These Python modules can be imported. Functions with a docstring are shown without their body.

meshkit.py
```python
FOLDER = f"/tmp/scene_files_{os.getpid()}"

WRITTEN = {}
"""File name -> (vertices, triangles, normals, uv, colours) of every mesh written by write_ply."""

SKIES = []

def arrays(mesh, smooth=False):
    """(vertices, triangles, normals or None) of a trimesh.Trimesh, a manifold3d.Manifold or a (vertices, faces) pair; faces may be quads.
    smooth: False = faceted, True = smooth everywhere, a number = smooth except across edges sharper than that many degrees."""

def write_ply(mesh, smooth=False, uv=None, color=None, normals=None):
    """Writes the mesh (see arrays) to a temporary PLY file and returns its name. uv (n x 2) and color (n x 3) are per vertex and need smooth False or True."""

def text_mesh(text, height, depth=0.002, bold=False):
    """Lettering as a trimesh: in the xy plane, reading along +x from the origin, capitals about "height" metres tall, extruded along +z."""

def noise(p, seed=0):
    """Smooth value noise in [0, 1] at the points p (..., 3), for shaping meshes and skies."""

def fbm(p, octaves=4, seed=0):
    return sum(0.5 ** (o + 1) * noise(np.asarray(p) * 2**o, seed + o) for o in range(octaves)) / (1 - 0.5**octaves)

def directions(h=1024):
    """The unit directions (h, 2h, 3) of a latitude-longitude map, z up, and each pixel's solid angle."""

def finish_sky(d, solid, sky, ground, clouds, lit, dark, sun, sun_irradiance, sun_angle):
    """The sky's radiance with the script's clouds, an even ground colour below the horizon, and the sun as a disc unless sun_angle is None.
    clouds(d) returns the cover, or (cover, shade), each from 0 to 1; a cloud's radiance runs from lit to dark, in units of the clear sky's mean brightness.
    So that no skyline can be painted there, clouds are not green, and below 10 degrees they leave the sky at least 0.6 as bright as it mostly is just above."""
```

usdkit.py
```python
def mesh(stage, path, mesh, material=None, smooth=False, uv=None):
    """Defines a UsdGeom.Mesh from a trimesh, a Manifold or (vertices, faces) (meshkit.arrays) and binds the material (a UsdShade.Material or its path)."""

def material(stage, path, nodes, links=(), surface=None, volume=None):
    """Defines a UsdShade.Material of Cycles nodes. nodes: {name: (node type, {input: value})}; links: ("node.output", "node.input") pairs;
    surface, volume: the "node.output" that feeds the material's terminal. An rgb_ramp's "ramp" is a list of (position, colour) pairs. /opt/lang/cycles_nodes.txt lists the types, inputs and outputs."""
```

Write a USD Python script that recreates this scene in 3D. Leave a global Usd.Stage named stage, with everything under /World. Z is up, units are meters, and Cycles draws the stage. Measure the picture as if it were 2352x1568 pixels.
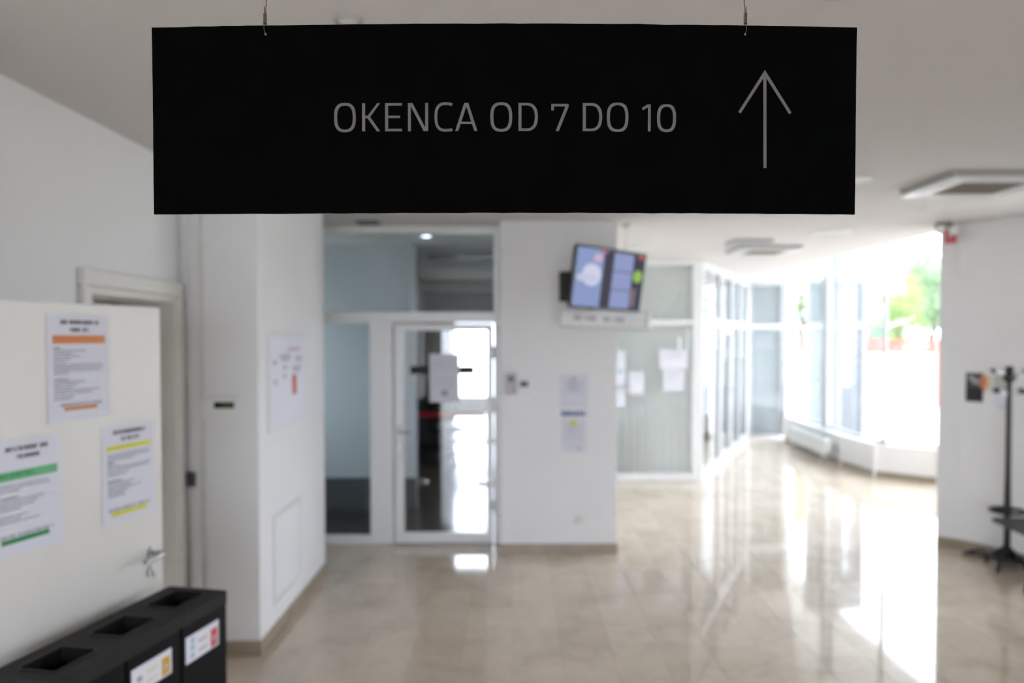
import math, random
import numpy as np
import trimesh
from shapely.geometry import Polygon, LineString, MultiPolygon
from shapely.ops import unary_union
import usdkit, meshkit
from pxr import Usd, UsdGeom, UsdLux, UsdShade, Gf, Sdf, Vt

rng = random.Random(7)
nrng = np.random.default_rng(7)
stage = Usd.Stage.CreateInMemory()
UsdGeom.SetStageUpAxis(stage, UsdGeom.Tokens.z)
UsdGeom.SetStageMetersPerUnit(stage, 1.0)
UsdGeom.Xform.Define(stage, '/World')
UsdGeom.Scope.Define(stage, '/World/Looks')

# ------------------------------------------------------------------ camera, sky, sun, exposure
CAM_H = 1.9
cam = UsdGeom.Camera.Define(stage, '/World/camera')
cam.AddTranslateOp().Set(Gf.Vec3d(0, 0, CAM_H))
cam.AddRotateXOp().Set(90.0 - 1.5)
cam.CreateHorizontalApertureAttr(36.0)
cam.CreateVerticalApertureAttr(24.0)
cam.CreateVerticalApertureOffsetAttr(0.55)
cam.CreateFocalLengthAttr(28.0)
cam.CreateFStopAttr(3.1)
cam.CreateFocusDistanceAttr(1.0)
cam.CreateClippingRangeAttr(Gf.Vec2f(0.05, 300))
cam.CreateExposureAttr(0.0)

sky = UsdLux.DomeLight.Define(stage, '/World/sky')
sky.CreateColorAttr(Gf.Vec3f(0.885, 0.95, 1.085))
sky.CreateIntensityAttr(3.85)

sun = UsdLux.DistantLight.Define(stage, '/World/sun')
sun.CreateColorAttr(Gf.Vec3f(1.0, 0.96, 0.92))
sun.CreateIntensityAttr(9.0)
sun.CreateAngleAttr(1.0)
_d = Gf.Vec3d(0.62, 0.12, -0.78).GetNormalized()
sun.AddTransformOp().Set(Gf.Matrix4d().SetRotate(Gf.Rotation(Gf.Vec3d(0, 0, -1), _d)))


# ------------------------------------------------------------------ helpers
def lin(c):
    out = []
    for v in c:
        v = v / 255.0
        out.append(v / 12.92 if v <= 0.04045 else ((v + 0.055) / 1.055) ** 2.4)
    return tuple(out)


_used = {}


def numbered(parent, name):
    key = (str(parent), name)
    n = _used.get(key, 0)
    _used[key] = n + 1
    return name if n == 0 else f'{name}_{n:03d}'


def tag(o, label=None, cat=None, group=None, kind=None):
    o = o.GetPrim() if hasattr(o, 'GetPrim') else o
    for k, v in (('label', label), ('category', cat), ('group', group), ('kind', kind)):
        if v:
            o.SetCustomDataByKey(k, v)
    return o


def thing(name, label, cat, loc=(0, 0, 0), rz=0.0, group=None, kind=None, tilt=None):
    path = '/World/' + numbered('/World', name)
    x = UsdGeom.Xform.Define(stage, path)
    x.AddTranslateOp().Set(Gf.Vec3d(*map(float, loc)))
    if rz:
        x.AddRotateZOp().Set(float(rz))
    if tilt:                                   # (about x, about y), degrees
        x.AddRotateXOp().Set(float(tilt[0]))
        x.AddRotateYOp().Set(float(tilt[1]))
    return tag(x, label, cat, group, kind)


def part(name, mesh, mat, parent, smooth=False, label=None, kind=None):
    pp = parent.GetPath() if hasattr(parent, 'GetPath') else Sdf.Path(parent)
    path = str(pp) + '/' + numbered(pp, name)
    m = usdkit.mesh(stage, path, mesh, mat, smooth=smooth)
    return tag(m, label=label, kind=kind)


def solo(name, mesh, mat, label, cat, group=None, kind=None, smooth=False):
    o = part(name, mesh, mat, '/World', smooth)
    return tag(o, label, cat, group, kind)


def box(x0, x1, y0, y1, z0, z1, bev=0.0):
    if bev <= 0:
        m = trimesh.creation.box((x1 - x0, y1 - y0, z1 - z0))
        m.apply_translation(((x0 + x1) / 2, (y0 + y1) / 2, (z0 + z1) / 2))
        return m
    pts = []
    for X, sx in ((x0, 1), (x1, -1)):
        for Y, sy in ((y0, 1), (y1, -1)):
            for Z, sz in ((z0, 1), (z1, -1)):
                pts += [(X, Y + sy * bev, Z + sz * bev), (X + sx * bev, Y, Z + sz * bev), (X + sx * bev, Y + sy * bev, Z)]
    return trimesh.convex.convex_hull(np.array(pts))


def cat_(*ms):
    ms = [m for a in ms for m in (a if isinstance(a, (list, tuple)) else [a])]
    return trimesh.util.concatenate(ms)


def extrude(poly, h):
    gs = getattr(poly, 'geoms', [poly])
    return cat_([trimesh.creation.extrude_polygon(g, h, engine='earcut') for g in gs if g.area > 1e-12])


def prism(pts, z0, z1):
    m = extrude(Polygon(pts), z1 - z0)
    m.apply_translation((0, 0, z0))
    return m


def upright(poly, y0, th):
    """polygon in (x, z), extruded from y0 (front) to y0 + th."""
    m = extrude(poly, th)
    v = m.vertices.copy()
    m.vertices = np.stack([v[:, 0], y0 + th - v[:, 2], v[:, 1]], 1)
    return m


def wallseg(p, q, z0, z1, th, side=1):
    """a vertical slab along p-q with thickness th on its left (side=1) or right."""
    p, q = np.array(p, float), np.array(q, float)
    d = (q - p) / np.linalg.norm(q - p)
    n = np.array([-d[1], d[0]]) * th * side
    return prism([p, q, q + n, p + n], z0, z1)


def tube(pts, r, n=10):
    pts = np.array(pts, float)
    rings, nn = [], len(pts)
    up = None
    for i in range(nn):
        t = pts[min(i + 1, nn - 1)] - pts[max(i - 1, 0)]
        t /= np.linalg.norm(t)
        if up is None:
            a = np.array([0, 0, 1.0]) if abs(t[2]) < 0.9 else np.array([1.0, 0, 0])
            up = np.cross(t, a)
        up = up - t * (up @ t)
        up /= np.linalg.norm(up)
        b = np.cross(t, up)
        rr = r[i] if hasattr(r, '__len__') else r
        ang = np.arange(n) * 2 * math.pi / n
        rings.append(pts[i] + rr * (np.cos(ang)[:, None] * up + np.sin(ang)[:, None] * b))
    v = np.vstack(rings + [pts[:1], pts[-1:]])
    f = []
    for i in range(nn - 1):
        for k in range(n):
            a, b2 = i * n + k, i * n + (k + 1) % n
            f += [(a, b2, a + n), (b2, b2 + n, a + n)]
    c0, c1 = nn * n, nn * n + 1
    for k in range(n):
        f += [(c0, (k + 1) % n, k), (c1, (nn - 1) * n + k, (nn - 1) * n + (k + 1) % n)]
    m = trimesh.Trimesh(v, f, process=False)
    trimesh.repair.fix_normals(m)
    return m


def lathe(profile, n=32):
    m = trimesh.creation.revolve(np.array(profile, float), sections=n)
    return m


def sphere(c, r, s=2):
    m = trimesh.creation.icosphere(subdivisions=s, radius=r)
    m.apply_translation(c)
    return m


def move(m, t=(0, 0, 0), rz=0):
    if rz:
        m.apply_transform(trimesh.transformations.rotation_matrix(math.radians(rz), (0, 0, 1)))
    m.apply_translation(t)
    return m


# ------------------------------------------------------------------ materials
def paint(name, c, rough=0.6, var=0.03, scale=3.0, spec=0.4, bump=0.0, metal=0.0, srgb=False):
    c = lin(c) if srgb else c
    lo = tuple(max(0, v * (1 - var)) for v in c)
    hi = tuple(min(1, v * (1 + var)) for v in c)
    nodes = {'t': ('texture_coordinate', {}), 'n': ('noise_texture', {'scale': scale, 'detail': 4.0}),
             'r': ('rgb_ramp', {'ramp': [(0.3, lo), (0.7, hi)]}),
             'p': ('principled_bsdf', {'roughness': rough, 'specular_ior_level': spec, 'metallic': metal})}
    links = [('t.object', 'n.vector'), ('n.fac', 'r.fac'), ('r.color', 'p.base_color')]
    if bump:
        nodes['n2'] = ('noise_texture', {'scale': 220.0, 'detail': 3.0})
        nodes['b'] = ('bump', {'strength': bump, 'distance': 0.002})
        links += [('t.object', 'n2.vector'), ('n2.fac', 'b.height'), ('b.normal', 'p.normal')]
    return usdkit.material(stage, '/World/Looks/' + name, nodes, links, 'p.BSDF')


def glow(name, c, strength=1.0, srgb=True):
    return usdkit.material(stage, '/World/Looks/' + name, {'e': ('emission', {'color': lin(c) if srgb else c, 'strength': strength})}, [], 'e.emission')


def marble(name, base):
    nodes = {'t': ('geometry', {}), 'o': ('object_info', {}),
             'n': ('noise_texture', {'scale': 2.6, 'detail': 6.0, 'roughness': 0.62, 'distortion': 0.8}),
             'n2': ('noise_texture', {'scale': 17.0, 'detail': 4.0}),
             'r': ('rgb_ramp', {'ramp': [(0.28, tuple(v * 0.84 for v in base)), (0.5, base), (0.75, tuple(min(1, v * 1.09) for v in base))]}),
             'r2': ('rgb_ramp', {'ramp': [(0.3, (0.90, 0.885, 0.87)), (0.6, (1, 1, 1))]}),
             'm': ('mix_color', {'blend_type': 'multiply', 'fac': 0.7}),
             'r3': ('rgb_ramp', {'ramp': [(0.0, (0.92, 0.905, 0.89)), (0.5, (0.98, 0.98, 0.98)), (1.0, (1.05, 1.045, 1.04))]}),
             'm2': ('mix_color', {'blend_type': 'multiply', 'fac': 1.0, 'use_clamp': False}),
             'p': ('principled_bsdf', {'roughness': 0.055, 'specular_ior_level': 0.62})}
    links = [('t.position', 'n.vector'), ('t.position', 'n2.vector'), ('n.fac', 'r.fac'), ('n2.fac', 'r2.fac'),
             ('r.color', 'm.a'), ('r2.color', 'm.b'), ('o.random', 'r3.fac'), ('m.result', 'm2.a'), ('r3.color', 'm2.b'), ('m2.result', 'p.base_color')]
    return usdkit.material(stage, '/World/Looks/' + name, nodes, links, 'p.BSDF')


def pane_glass(name, tint=(0.97, 0.985, 0.985)):
    """clear pane: straight-through light, with a mirror share that grows toward grazing angles on both faces alike."""
    return usdkit.material(stage, '/World/Looks/' + name,
                           {'l': ('layer_weight', {'blend': 0.5}), 'pw': ('math', {'math_type': 'power', 'value2': 5.0}),
                            'ma': ('math', {'math_type': 'multiply_add', 'value2': 0.92, 'value3': 0.04}), 't': ('transparent_bsdf', {'color': tint}),
                            'g': ('glossy_bsdf', {'color': (1, 1, 1), 'roughness': 0.0}), 'm': ('mix_closure', {})},
                           [('l.facing', 'pw.value1'), ('pw.value', 'ma.value1'), ('ma.value', 'm.fac'), ('t.BSDF', 'm.closure1'), ('g.BSDF', 'm.closure2')], 'm.closure')


def leafmat(name, c):
    return usdkit.material(stage, '/World/Looks/' + name,
                           {'i': ('geometry', {}), 'h': ('hsv', {'color': c, 'saturation': 1.0}),
                            'mr': ('map_range', {'from_min': 0.0, 'from_max': 1.0, 'to_min': 0.6, 'to_max': 1.4}),
                            'd': ('principled_bsdf', {'roughness': 0.6, 'specular_ior_level': 0.3}),
                            't': ('translucent_bsdf', {}), 'm': ('mix_closure', {'fac': 0.4})},
                           [('i.random_per_island', 'mr.value'), ('mr.result', 'h.value'), ('h.color', 'd.base_color'), ('h.color', 't.color'),
                            ('d.BSDF', 'm.closure1'), ('t.BSDF', 'm.closure2')], 'm.closure')


M = {}
M['wall'] = paint('wall_paint', (0.81, 0.80, 0.79), 0.75, 0.012, 1.2, 0.25, 0.05)
M['ceil'] = paint('ceiling_paint', (0.66, 0.625, 0.60), 0.85, 0.01, 0.8, 0.2)
M['marble'] = marble('floor_marble', (0.66, 0.555, 0.44))
M['skirt'] = paint('skirting_marble', (0.34, 0.275, 0.205), 0.25, 0.12, 9.0, 0.5)
M['screed'] = paint('grout', (0.40, 0.35, 0.29), 0.9, 0.05)
M['frame'] = paint('white_aluminium', (0.80, 0.80, 0.79), 0.35, 0.01, 2.0, 0.5)
M['door'] = paint('door_laminate', (0.72, 0.695, 0.65), 0.4, 0.012, 1.0, 0.4)
M['trim'] = paint('door_trim', (0.76, 0.735, 0.68), 0.45, 0.01, 2.0, 0.4)
M['glass'] = pane_glass('window_glass')
M['glass_grey'] = pane_glass('partition_glass', (0.80, 0.84, 0.84))
M['steel'] = paint('brushed_steel', (0.40, 0.39, 0.37), 0.3, 0.03, 40.0, 0.5, metal=1.0)
M['rust_steel'] = paint('wire_steel', (0.085, 0.070, 0.055), 0.4, 0.1, 90.0, 0.5, metal=0.6)
M['sign'] = paint('sign_black', (0.0018, 0.0018, 0.0018), 0.8, 0.1, 30.0, 0.0)
M['letter'] = paint('sign_vinyl_grey', (0.098, 0.088, 0.088), 0.6, 0.02, 30.0, 0.2)
M['black'] = paint('black_plastic', (0.012, 0.012, 0.013), 0.45, 0.1, 8.0, 0.4)
M['bin_top'] = paint('bin_lid_plastic', (0.020, 0.021, 0.020), 0.6, 0.1, 10.0, 0.15)
M['bin_body'] = paint('bin_body_plastic', (0.006, 0.006, 0.0072), 0.6, 0.1, 8.0, 0.1)
M['void'] = paint('liner_black', (0.002, 0.002, 0.002), 0.9, 0.1)
M['paper'] = paint('paper', (0.70, 0.70, 0.76), 0.8, 0.01, 4.0, 0.2)
M['paper_cool'] = paint('paper_cool', (0.78, 0.78, 0.84), 0.8, 0.01, 4.0, 0.2)
M['ink'] = paint('ink_dark', (0.075, 0.075, 0.085), 0.8, 0.05)
M['ink_mid'] = paint('ink_grey', (0.36, 0.36, 0.40), 0.8, 0.05)
M['ink_pale'] = paint('ink_pale', (0.54, 0.54, 0.60), 0.8, 0.05)
M['orange'] = paint('ink_orange', (0.66, 0.25, 0.10), 0.8, 0.04)
M['green'] = paint('ink_green', (0.16, 0.46, 0.22), 0.8, 0.04)
M['green_dark'] = paint('ink_green_dark', (0.05, 0.25, 0.10), 0.8, 0.04)
M['yellow'] = paint('ink_yellow', (0.68, 0.65, 0.10), 0.8, 0.04)
M['red'] = paint('ink_red', (0.58, 0.09, 0.09), 0.7, 0.04)
M['pink'] = paint('ink_pink', (0.62, 0.50, 0.52), 0.8, 0.04)
M['blue'] = paint('ink_blue', (0.06, 0.12, 0.34), 0.7, 0.04)
M['lightblue'] = paint('ink_light_blue', (0.38, 0.52, 0.60), 0.7, 0.04)
M['amber'] = paint('ink_amber', (0.60, 0.36, 0.05), 0.7, 0.04)
M['white_plastic'] = paint('white_plastic', (0.74, 0.74, 0.72), 0.4, 0.01, 3.0, 0.5)
M['grey_plastic'] = paint('grey_plastic', (0.42, 0.42, 0.41), 0.4, 0.02, 3.0, 0.5)
M['alu'] = paint('grey_aluminium', (0.48, 0.49, 0.49), 0.35, 0.02, 20.0, 0.5, metal=0.4)
M['brown_grille'] = paint('grille_taupe', (0.26, 0.225, 0.19), 0.7, 0.04)
M['dark_floor'] = paint('dark_lino', (0.028, 0.027, 0.026), 0.16, 0.12, 5.0, 0.55)
M['office_wall'] = paint('office_wall_paint', (0.54, 0.565, 0.575), 0.8, 0.01, 1.0, 0.2)
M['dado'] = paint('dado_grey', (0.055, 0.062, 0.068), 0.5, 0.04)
M['backlit_dark'] = paint('backlit_wall_dark', (0.045, 0.05, 0.05), 0.5, 0.1, 5.0, 0.4)
M['belt'] = paint('belt_red', (0.48, 0.012, 0.015), 0.7, 0.05)
M['slat'] = usdkit.material(stage, '/World/Looks/blind_fabric',
                            {'d': ('diffuse_bsdf', {'color': (0.86, 0.85, 0.82)}), 't': ('translucent_bsdf', {'color': (0.86, 0.86, 0.84)}), 'm': ('mix_closure', {'fac': 0.5})},
                            [('d.BSDF', 'm.closure1'), ('t.BSDF', 'm.closure2')], 'm.closure')
M['slat_grey'] = usdkit.material(stage, '/World/Looks/blind_fabric_grey',
                                {'d': ('diffuse_bsdf', {'color': (0.46, 0.48, 0.48)}), 't': ('translucent_bsdf', {'color': (0.46, 0.48, 0.48)}), 'm': ('mix_closure', {'fac': 0.3})},
                                [('d.BSDF', 'm.closure1'), ('t.BSDF', 'm.closure2')], 'm.closure')
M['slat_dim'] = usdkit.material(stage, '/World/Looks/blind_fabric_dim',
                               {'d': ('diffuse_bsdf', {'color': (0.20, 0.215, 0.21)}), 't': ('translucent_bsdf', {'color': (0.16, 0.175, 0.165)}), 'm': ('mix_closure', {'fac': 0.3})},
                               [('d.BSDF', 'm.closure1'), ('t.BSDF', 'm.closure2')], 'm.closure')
M['frame_far'] = paint('dimmed_white_aluminium', (0.50, 0.505, 0.51), 0.35, 0.01, 2.0, 0.5)  # white frames darkened in colour against the glare of the bay
M['concrete'] = paint('pale_paving', (0.62, 0.60, 0.55), 0.9, 0.06, 0.8, 0.2)
M['grass'] = paint('lawn', (0.16, 0.30, 0.07), 0.9, 0.25, 2.0, 0.1)
M['plaster'] = paint('render_outside', (0.72, 0.71, 0.68), 0.9, 0.03, 1.0, 0.2)
M['bark'] = paint('bark', (0.10, 0.075, 0.05), 0.9, 0.3, 12.0, 0.2)
M['leaf_a'] = leafmat('leaf_light', (0.45, 0.58, 0.20))
M['leaf_b'] = leafmat('leaf_mid', (0.50, 0.64, 0.42))
M['leaf_c'] = leafmat('leaf_deep', (0.07, 0.17, 0.09))
M['netting'] = paint('orange_netting', (0.42, 0.10, 0.075), 0.7, 0.1, 4.0, 0.2)
M['cream'] = paint('cream_board', (0.78, 0.70, 0.52), 0.8, 0.05, 1.0, 0.2)
M['rail_yellow'] = paint('rail_yellow', (0.75, 0.52, 0.12), 0.6, 0.05)
M['lamp_on'] = glow('lamp_on', (225, 232, 255), 14.0)
M['car_blue'] = paint('car_paint_blue', (0.22, 0.25, 0.45), 0.25, 0.02, 2.0, 0.6)
M['car_white'] = paint('car_paint_white', (0.72, 0.74, 0.76), 0.25, 0.02, 2.0, 0.6)

# ------------------------------------------------------------------ floor
C = 2.90          # suspended ceiling
SLAB = 3.52       # underside of the roof slab
GX, GY = 0.30, 0.60
hall = Polygon([(-1.95, -3.5), (-1.95, 7.27), (0.85, 7.27), (0.85, 10.42), (2.52, 10.62), (4.33, 14.72), (5.25, 14.9), (4.97, 14.8),
                (4.83, 11.62), (4.90, 10.72), (5.47, 10.18), (6.6, 9.7), (7.4, 9.5), (7.4, 7.5), (4.1, 7.3), (3.86, 7.16), (4.2, 7.0), (4.3, 6.5), (4.75, 2.5), (4.75, -3.5)]).buffer(0)
fl = thing('floor', 'polished beige marble tile floor of the hall, mirroring the bright windows', 'floor', kind='structure')
part('screed', extrude(hall.buffer(0.05), 0.1).apply_translation((0, 0, -0.104)), M['screed'], fl)
pillar_poly = Polygon([(-1.95, 4.70), (-1.50, 4.70), (-1.50, 6.35), (-1.95, 6.35)])
column_poly = Polygon([(-0.105, 6.93), (0.91, 6.93), (0.91, 7.5), (-0.105, 7.5)])
tiles = []
ix = 0
x = -2.1
while x < 7.5:
    off = (ix * 0.37 % 1.0) * GY
    y = -3.6 + off - GY
    while y < 15.0:
        t = Polygon([(x, y), (x + GX, y), (x + GX, y + GY), (x, y + GY)])
        if hall.intersects(t):
            g = t.intersection(hall)
            g = g.difference(pillar_poly).difference(column_poly)
            if g.area > 0.004:
                tiles.append((x, y, t, g))
        y += GY
    x += GX
    ix += 1


def tile_mesh(g):
    """a tile with a fine chamfer all round, top face at z = 0."""
    out = []
    for q in getattr(g, 'geoms', [g]):
        q = q.buffer(-0.0006, join_style=2)
        if q.is_empty or q.area < 0.002 or q.geom_type != 'Polygon':
            continue
        if len(q.exterior.coords) == 5 and abs(q.area - (GX - .0012) * (GY - .0012)) < 1e-4:
            x0, y0, x1, y1 = q.bounds
            c = 0.0008
            v = [(x0, y0, -0.004), (x1, y0, -0.004), (x1, y1, -0.004), (x0, y1, -0.004), (x0, y0, -c), (x1, y0, -c), (x1, y1, -c), (x0, y1, -c),
                 (x0 + c, y0 + c, 0), (x1 - c, y0 + c, 0), (x1 - c, y1 - c, 0), (x0 + c, y1 - c, 0)]
            f = []
            for a in (0, 4):
                for k in range(4):
                    i, j = a + k, a + (k + 1) % 4
                    f += [(i, j, j + 4), (i, j + 4, i + 4)]
            f += [(8, 9, 10), (8, 10, 11)]
            out.append(trimesh.Trimesh(v, f, process=False))
        else:
            out.append(extrude(q, 0.004).apply_translation((0, 0, -0.004)))
    return cat_(out) if out else None


def in_view(x, y):
    return y > 1.9 and abs(x / max(y, 0.1)) < 0.70 and 1.95 * 1829 / max(y, .1) < 830


def view_rank(t):
    x, y = t[0] + GX / 2, t[1] + GY / 2
    return (0 if in_view(x, y) else 1, y)


tiles.sort(key=view_rank)
for t in tiles[:298]:
    m = tile_mesh(t[3])
    if m is not None:
        part('tile', m, M['marble'], fl)
rest = [tile_mesh(t[3]) for t in tiles[298:]]
part('tile_field', cat_([m for m in rest if m is not None]), M['marble'], fl, kind='stuff')

of = thing('floor', 'dark glossy office floor behind the glass door', 'floor', kind='structure')
part('lino', box(-3.6, 0.8, 7.3, 14.4, -0.1, -0.001), M['dark_floor'], of)
rf_ = thing('floor', 'pale floor of the glazed rooms behind the blinds', 'floor', kind='structure')
part('slab', prism([(0.95, 10.44), (2.5, 10.7), (4.3, 14.75), (5.3, 14.95), (5.3, 16.2), (0.95, 16.2)], -0.1, -0.002), M['marble'], rf_)

# ------------------------------------------------------------------ ceiling and roof
ceil_hall = [(-2.0, -3.6), (5.2, -3.6), (5.2, 3.2), (5.0, 5.0), (4.86, 6.45), (4.55, 7.3), (4.09, 7.35), (4.06, 8.66), (3.995, 10.8), (4.01, 11.15), (5.22, 14.9), (5.22, 16.2), (0.9, 16.2), (0.9, 7.3), (-2.0, 7.3)]
ce = thing('ceiling', 'flat off-white suspended ceiling of the hall', 'ceiling', kind='structure')
part('panel', prism(ceil_hall, C, C + 0.10), M['ceil'], ce)
ce2 = thing('ceiling', 'office ceiling behind the glass partition', 'ceiling', kind='structure')
part('panel', box(-3.7, 0.85, 7.31, 14.5, C, C + 0.1), M['ceil'], ce2)
ro = thing('ceiling', 'concrete roof slab over the window bay with a projecting eave', 'ceiling', kind='structure')
part('slab', prism([(-6, -5.5), (7.6, -5.5), (7.6, 9.2), (6.9, 11.0), (6.45, 12.5), (6.45, 18.2), (-6, 18.2)], SLAB, SLAB + 0.3), M['plaster'], ro)  # unseen rear and left overhangs added to keep out the sun

# ------------------------------------------------------------------ walls
def structure(name, label, cat, meshes, mat):
    t = thing(name, label, cat, kind='structure')
    for nm, m in meshes:
        part(nm, m, mat, t)
    return t


DY0, DY1, DH = 3.66, 4.61, 2.13      # the doorway in the left wall
structure('wall_left', 'off-white left wall of the hall around the deep doorway', 'wall',
          [('wall_panel', box(-2.35, -1.95, -3.6, DY0, 0, C)), ('wall_panel', box(-2.35, -1.95, DY0, DY1, DH, C)), ('wall_panel', box(-2.35, -1.95, DY1, 7.40, 0, C)),
           ('reveal_back', box(-2.40, -2.36, DY0 - 0.1, DY1 + 0.1, 0, C))], M['wall'])
solo('wall_pillar', prism(list(pillar_poly.exterior.coords)[:-1], 0, C), M['wall'], 'white projecting wall block left of the glass partition, with the framed plan', 'wall', kind='structure')
solo('column', prism(list(column_poly.exterior.coords)[:-1], 0, C), M['wall'], 'white rectangular column between the glass door and the bright hall, carrying the screen', 'column', kind='structure')
structure('wall_back', 'rear wall behind the viewpoint with an opening on its left added to light the hall', 'wall', [('wall_panel', box(-1.95, -1.6, -3.7, -3.5, 0, C)), ('wall_panel', box(1.7, 5.2, -3.7, -3.5, 0, C)), ('wall_panel', box(-1.6, 1.7, -3.7, -3.5, 2.4, C))], M['wall'])  # unseen opening between the panels, added to light the near hall
structure('wall_right', 'off-white right wall with a chamfered end, behind the coat stand', 'wall',
          [('wall_panel', prism([(3.86, 7.20), (3.99, 7.09), (4.15, 6.85), (4.31, 6.45), (4.86, 6.45), (4.6, 7.3), (4.05, 7.42)], 0, C)),
           ('wall_panel', prism([(4.31, 6.45), (4.47, 5.0), (5.0, 5.0), (4.86, 6.45)], 0, 0.6)), ('wall_panel', prism([(4.31, 6.45), (4.47, 5.0), (5.0, 5.0), (4.86, 6.45)], 2.6, C)),  # sill and head of the opening added for light
           ('wall_panel', prism([(4.47, 5.0), (4.75, 2.5), (4.75, -3.6), (5.2, -3.6), (5.2, 3.2), (5.0, 5.0)], 0, C)),
           ('wall_panel', box(4.5, 7.6, 7.32, 7.45, 0, SLAB))], M['wall'])
structure('wall_office_side', 'wall between the office and the bright hall', 'wall',
          [('wall_panel', box(0.79, 0.90, 7.5, 16.2, 0, C))], M['wall'])
structure('wall_office_far', 'grey-blue office walls seen through the glass partition', 'wall',
          [('wall_panel', box(-3.6, -1.05, 8.73, 8.85, 0, C)), ('wall_panel', box(-3.7, -3.6, 8.6, 14.4, 0, C)), ('wall_panel', box(-3.7, -3.6, 7.3, 8.6, 0, 0.9)), ('wall_panel', box(-3.7, -3.6, 7.3, 8.6, 2.4, C)), ('wall_panel', box(-3.7, -1.951, 7.30, 7.42, 0, C)), ('wall_panel', box(-3.6, -1.06, 14.3, 14.42, 0, C)),  # unseen gap in the left side panels, added to light the office
           ('wall_panel', box(-0.05, 0.79, 14.3, 14.42, 0, C)), ('wall_panel', box(-1.06, -0.05, 14.3, 14.42, 2.35, C))], M['office_wall'])
structure('trim_1', 'dark grey dado board along the foot of the near office wall', 'dado',
          [('board', box(-3.55, -1.05, 8.70, 8.729, 0, 0.345, 0.004))], M['dado'])
structure('wall_upstand', 'white edge strip closing the suspended ceiling beside the window bay', 'ceiling edge',
          [('strip', wallseg(a, b, C, SLAB, 0.03, 1)) for a, b in (((4.06, 8.66), (4.09, 7.45)), ((3.995, 10.8), (4.06, 8.66)), ((4.01, 11.15), (3.995, 10.8)), ((5.20, 14.85), (4.01, 11.15)))], M['ceil'])

# skirting
def skirting(name, label, segs, h=0.086, th=0.012):
    t = thing(name, label, 'skirting board', kind='structure')
    for p, q in segs:
        p, q = np.array(p, float), np.array(q, float)
        L = np.linalg.norm(q - p)
        n = max(1, int(round(L / 0.6)))
        for k in range(n):
            a, b = p + (q - p) * k / n, p + (q - p) * (k + 1) / n
            d = (b - a) / np.linalg.norm(b - a)
            part('skirting_piece', wallseg(a + d * 0.0006, b - d * 0.0006, 0.0005, h, th, -1), M['skirt'], t)


skirting('baseboard_left', 'brown marble skirting along the foot of the white wall block on the left', [((-1.95, 4.70), (-1.488, 4.70)), ((-1.50, 4.70), (-1.50, 6.35)), ((-1.50, 6.35), (-1.95, 6.35))])
skirting('baseboard_column', 'brown marble skirting round the foot of the column under the screen', [((-0.105, 6.93), (0.922, 6.93)), ((0.91, 6.93), (0.91, 7.5))])
skirting('baseboard_right', 'brown marble skirting along the right wall end by the coat stand', [((3.86, 7.20), (3.99, 7.09)), ((3.99, 7.09), (4.15, 6.85)), ((4.15, 6.85), (4.31, 6.45)), ((4.31, 6.45), (4.40, 5.61))])

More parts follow.
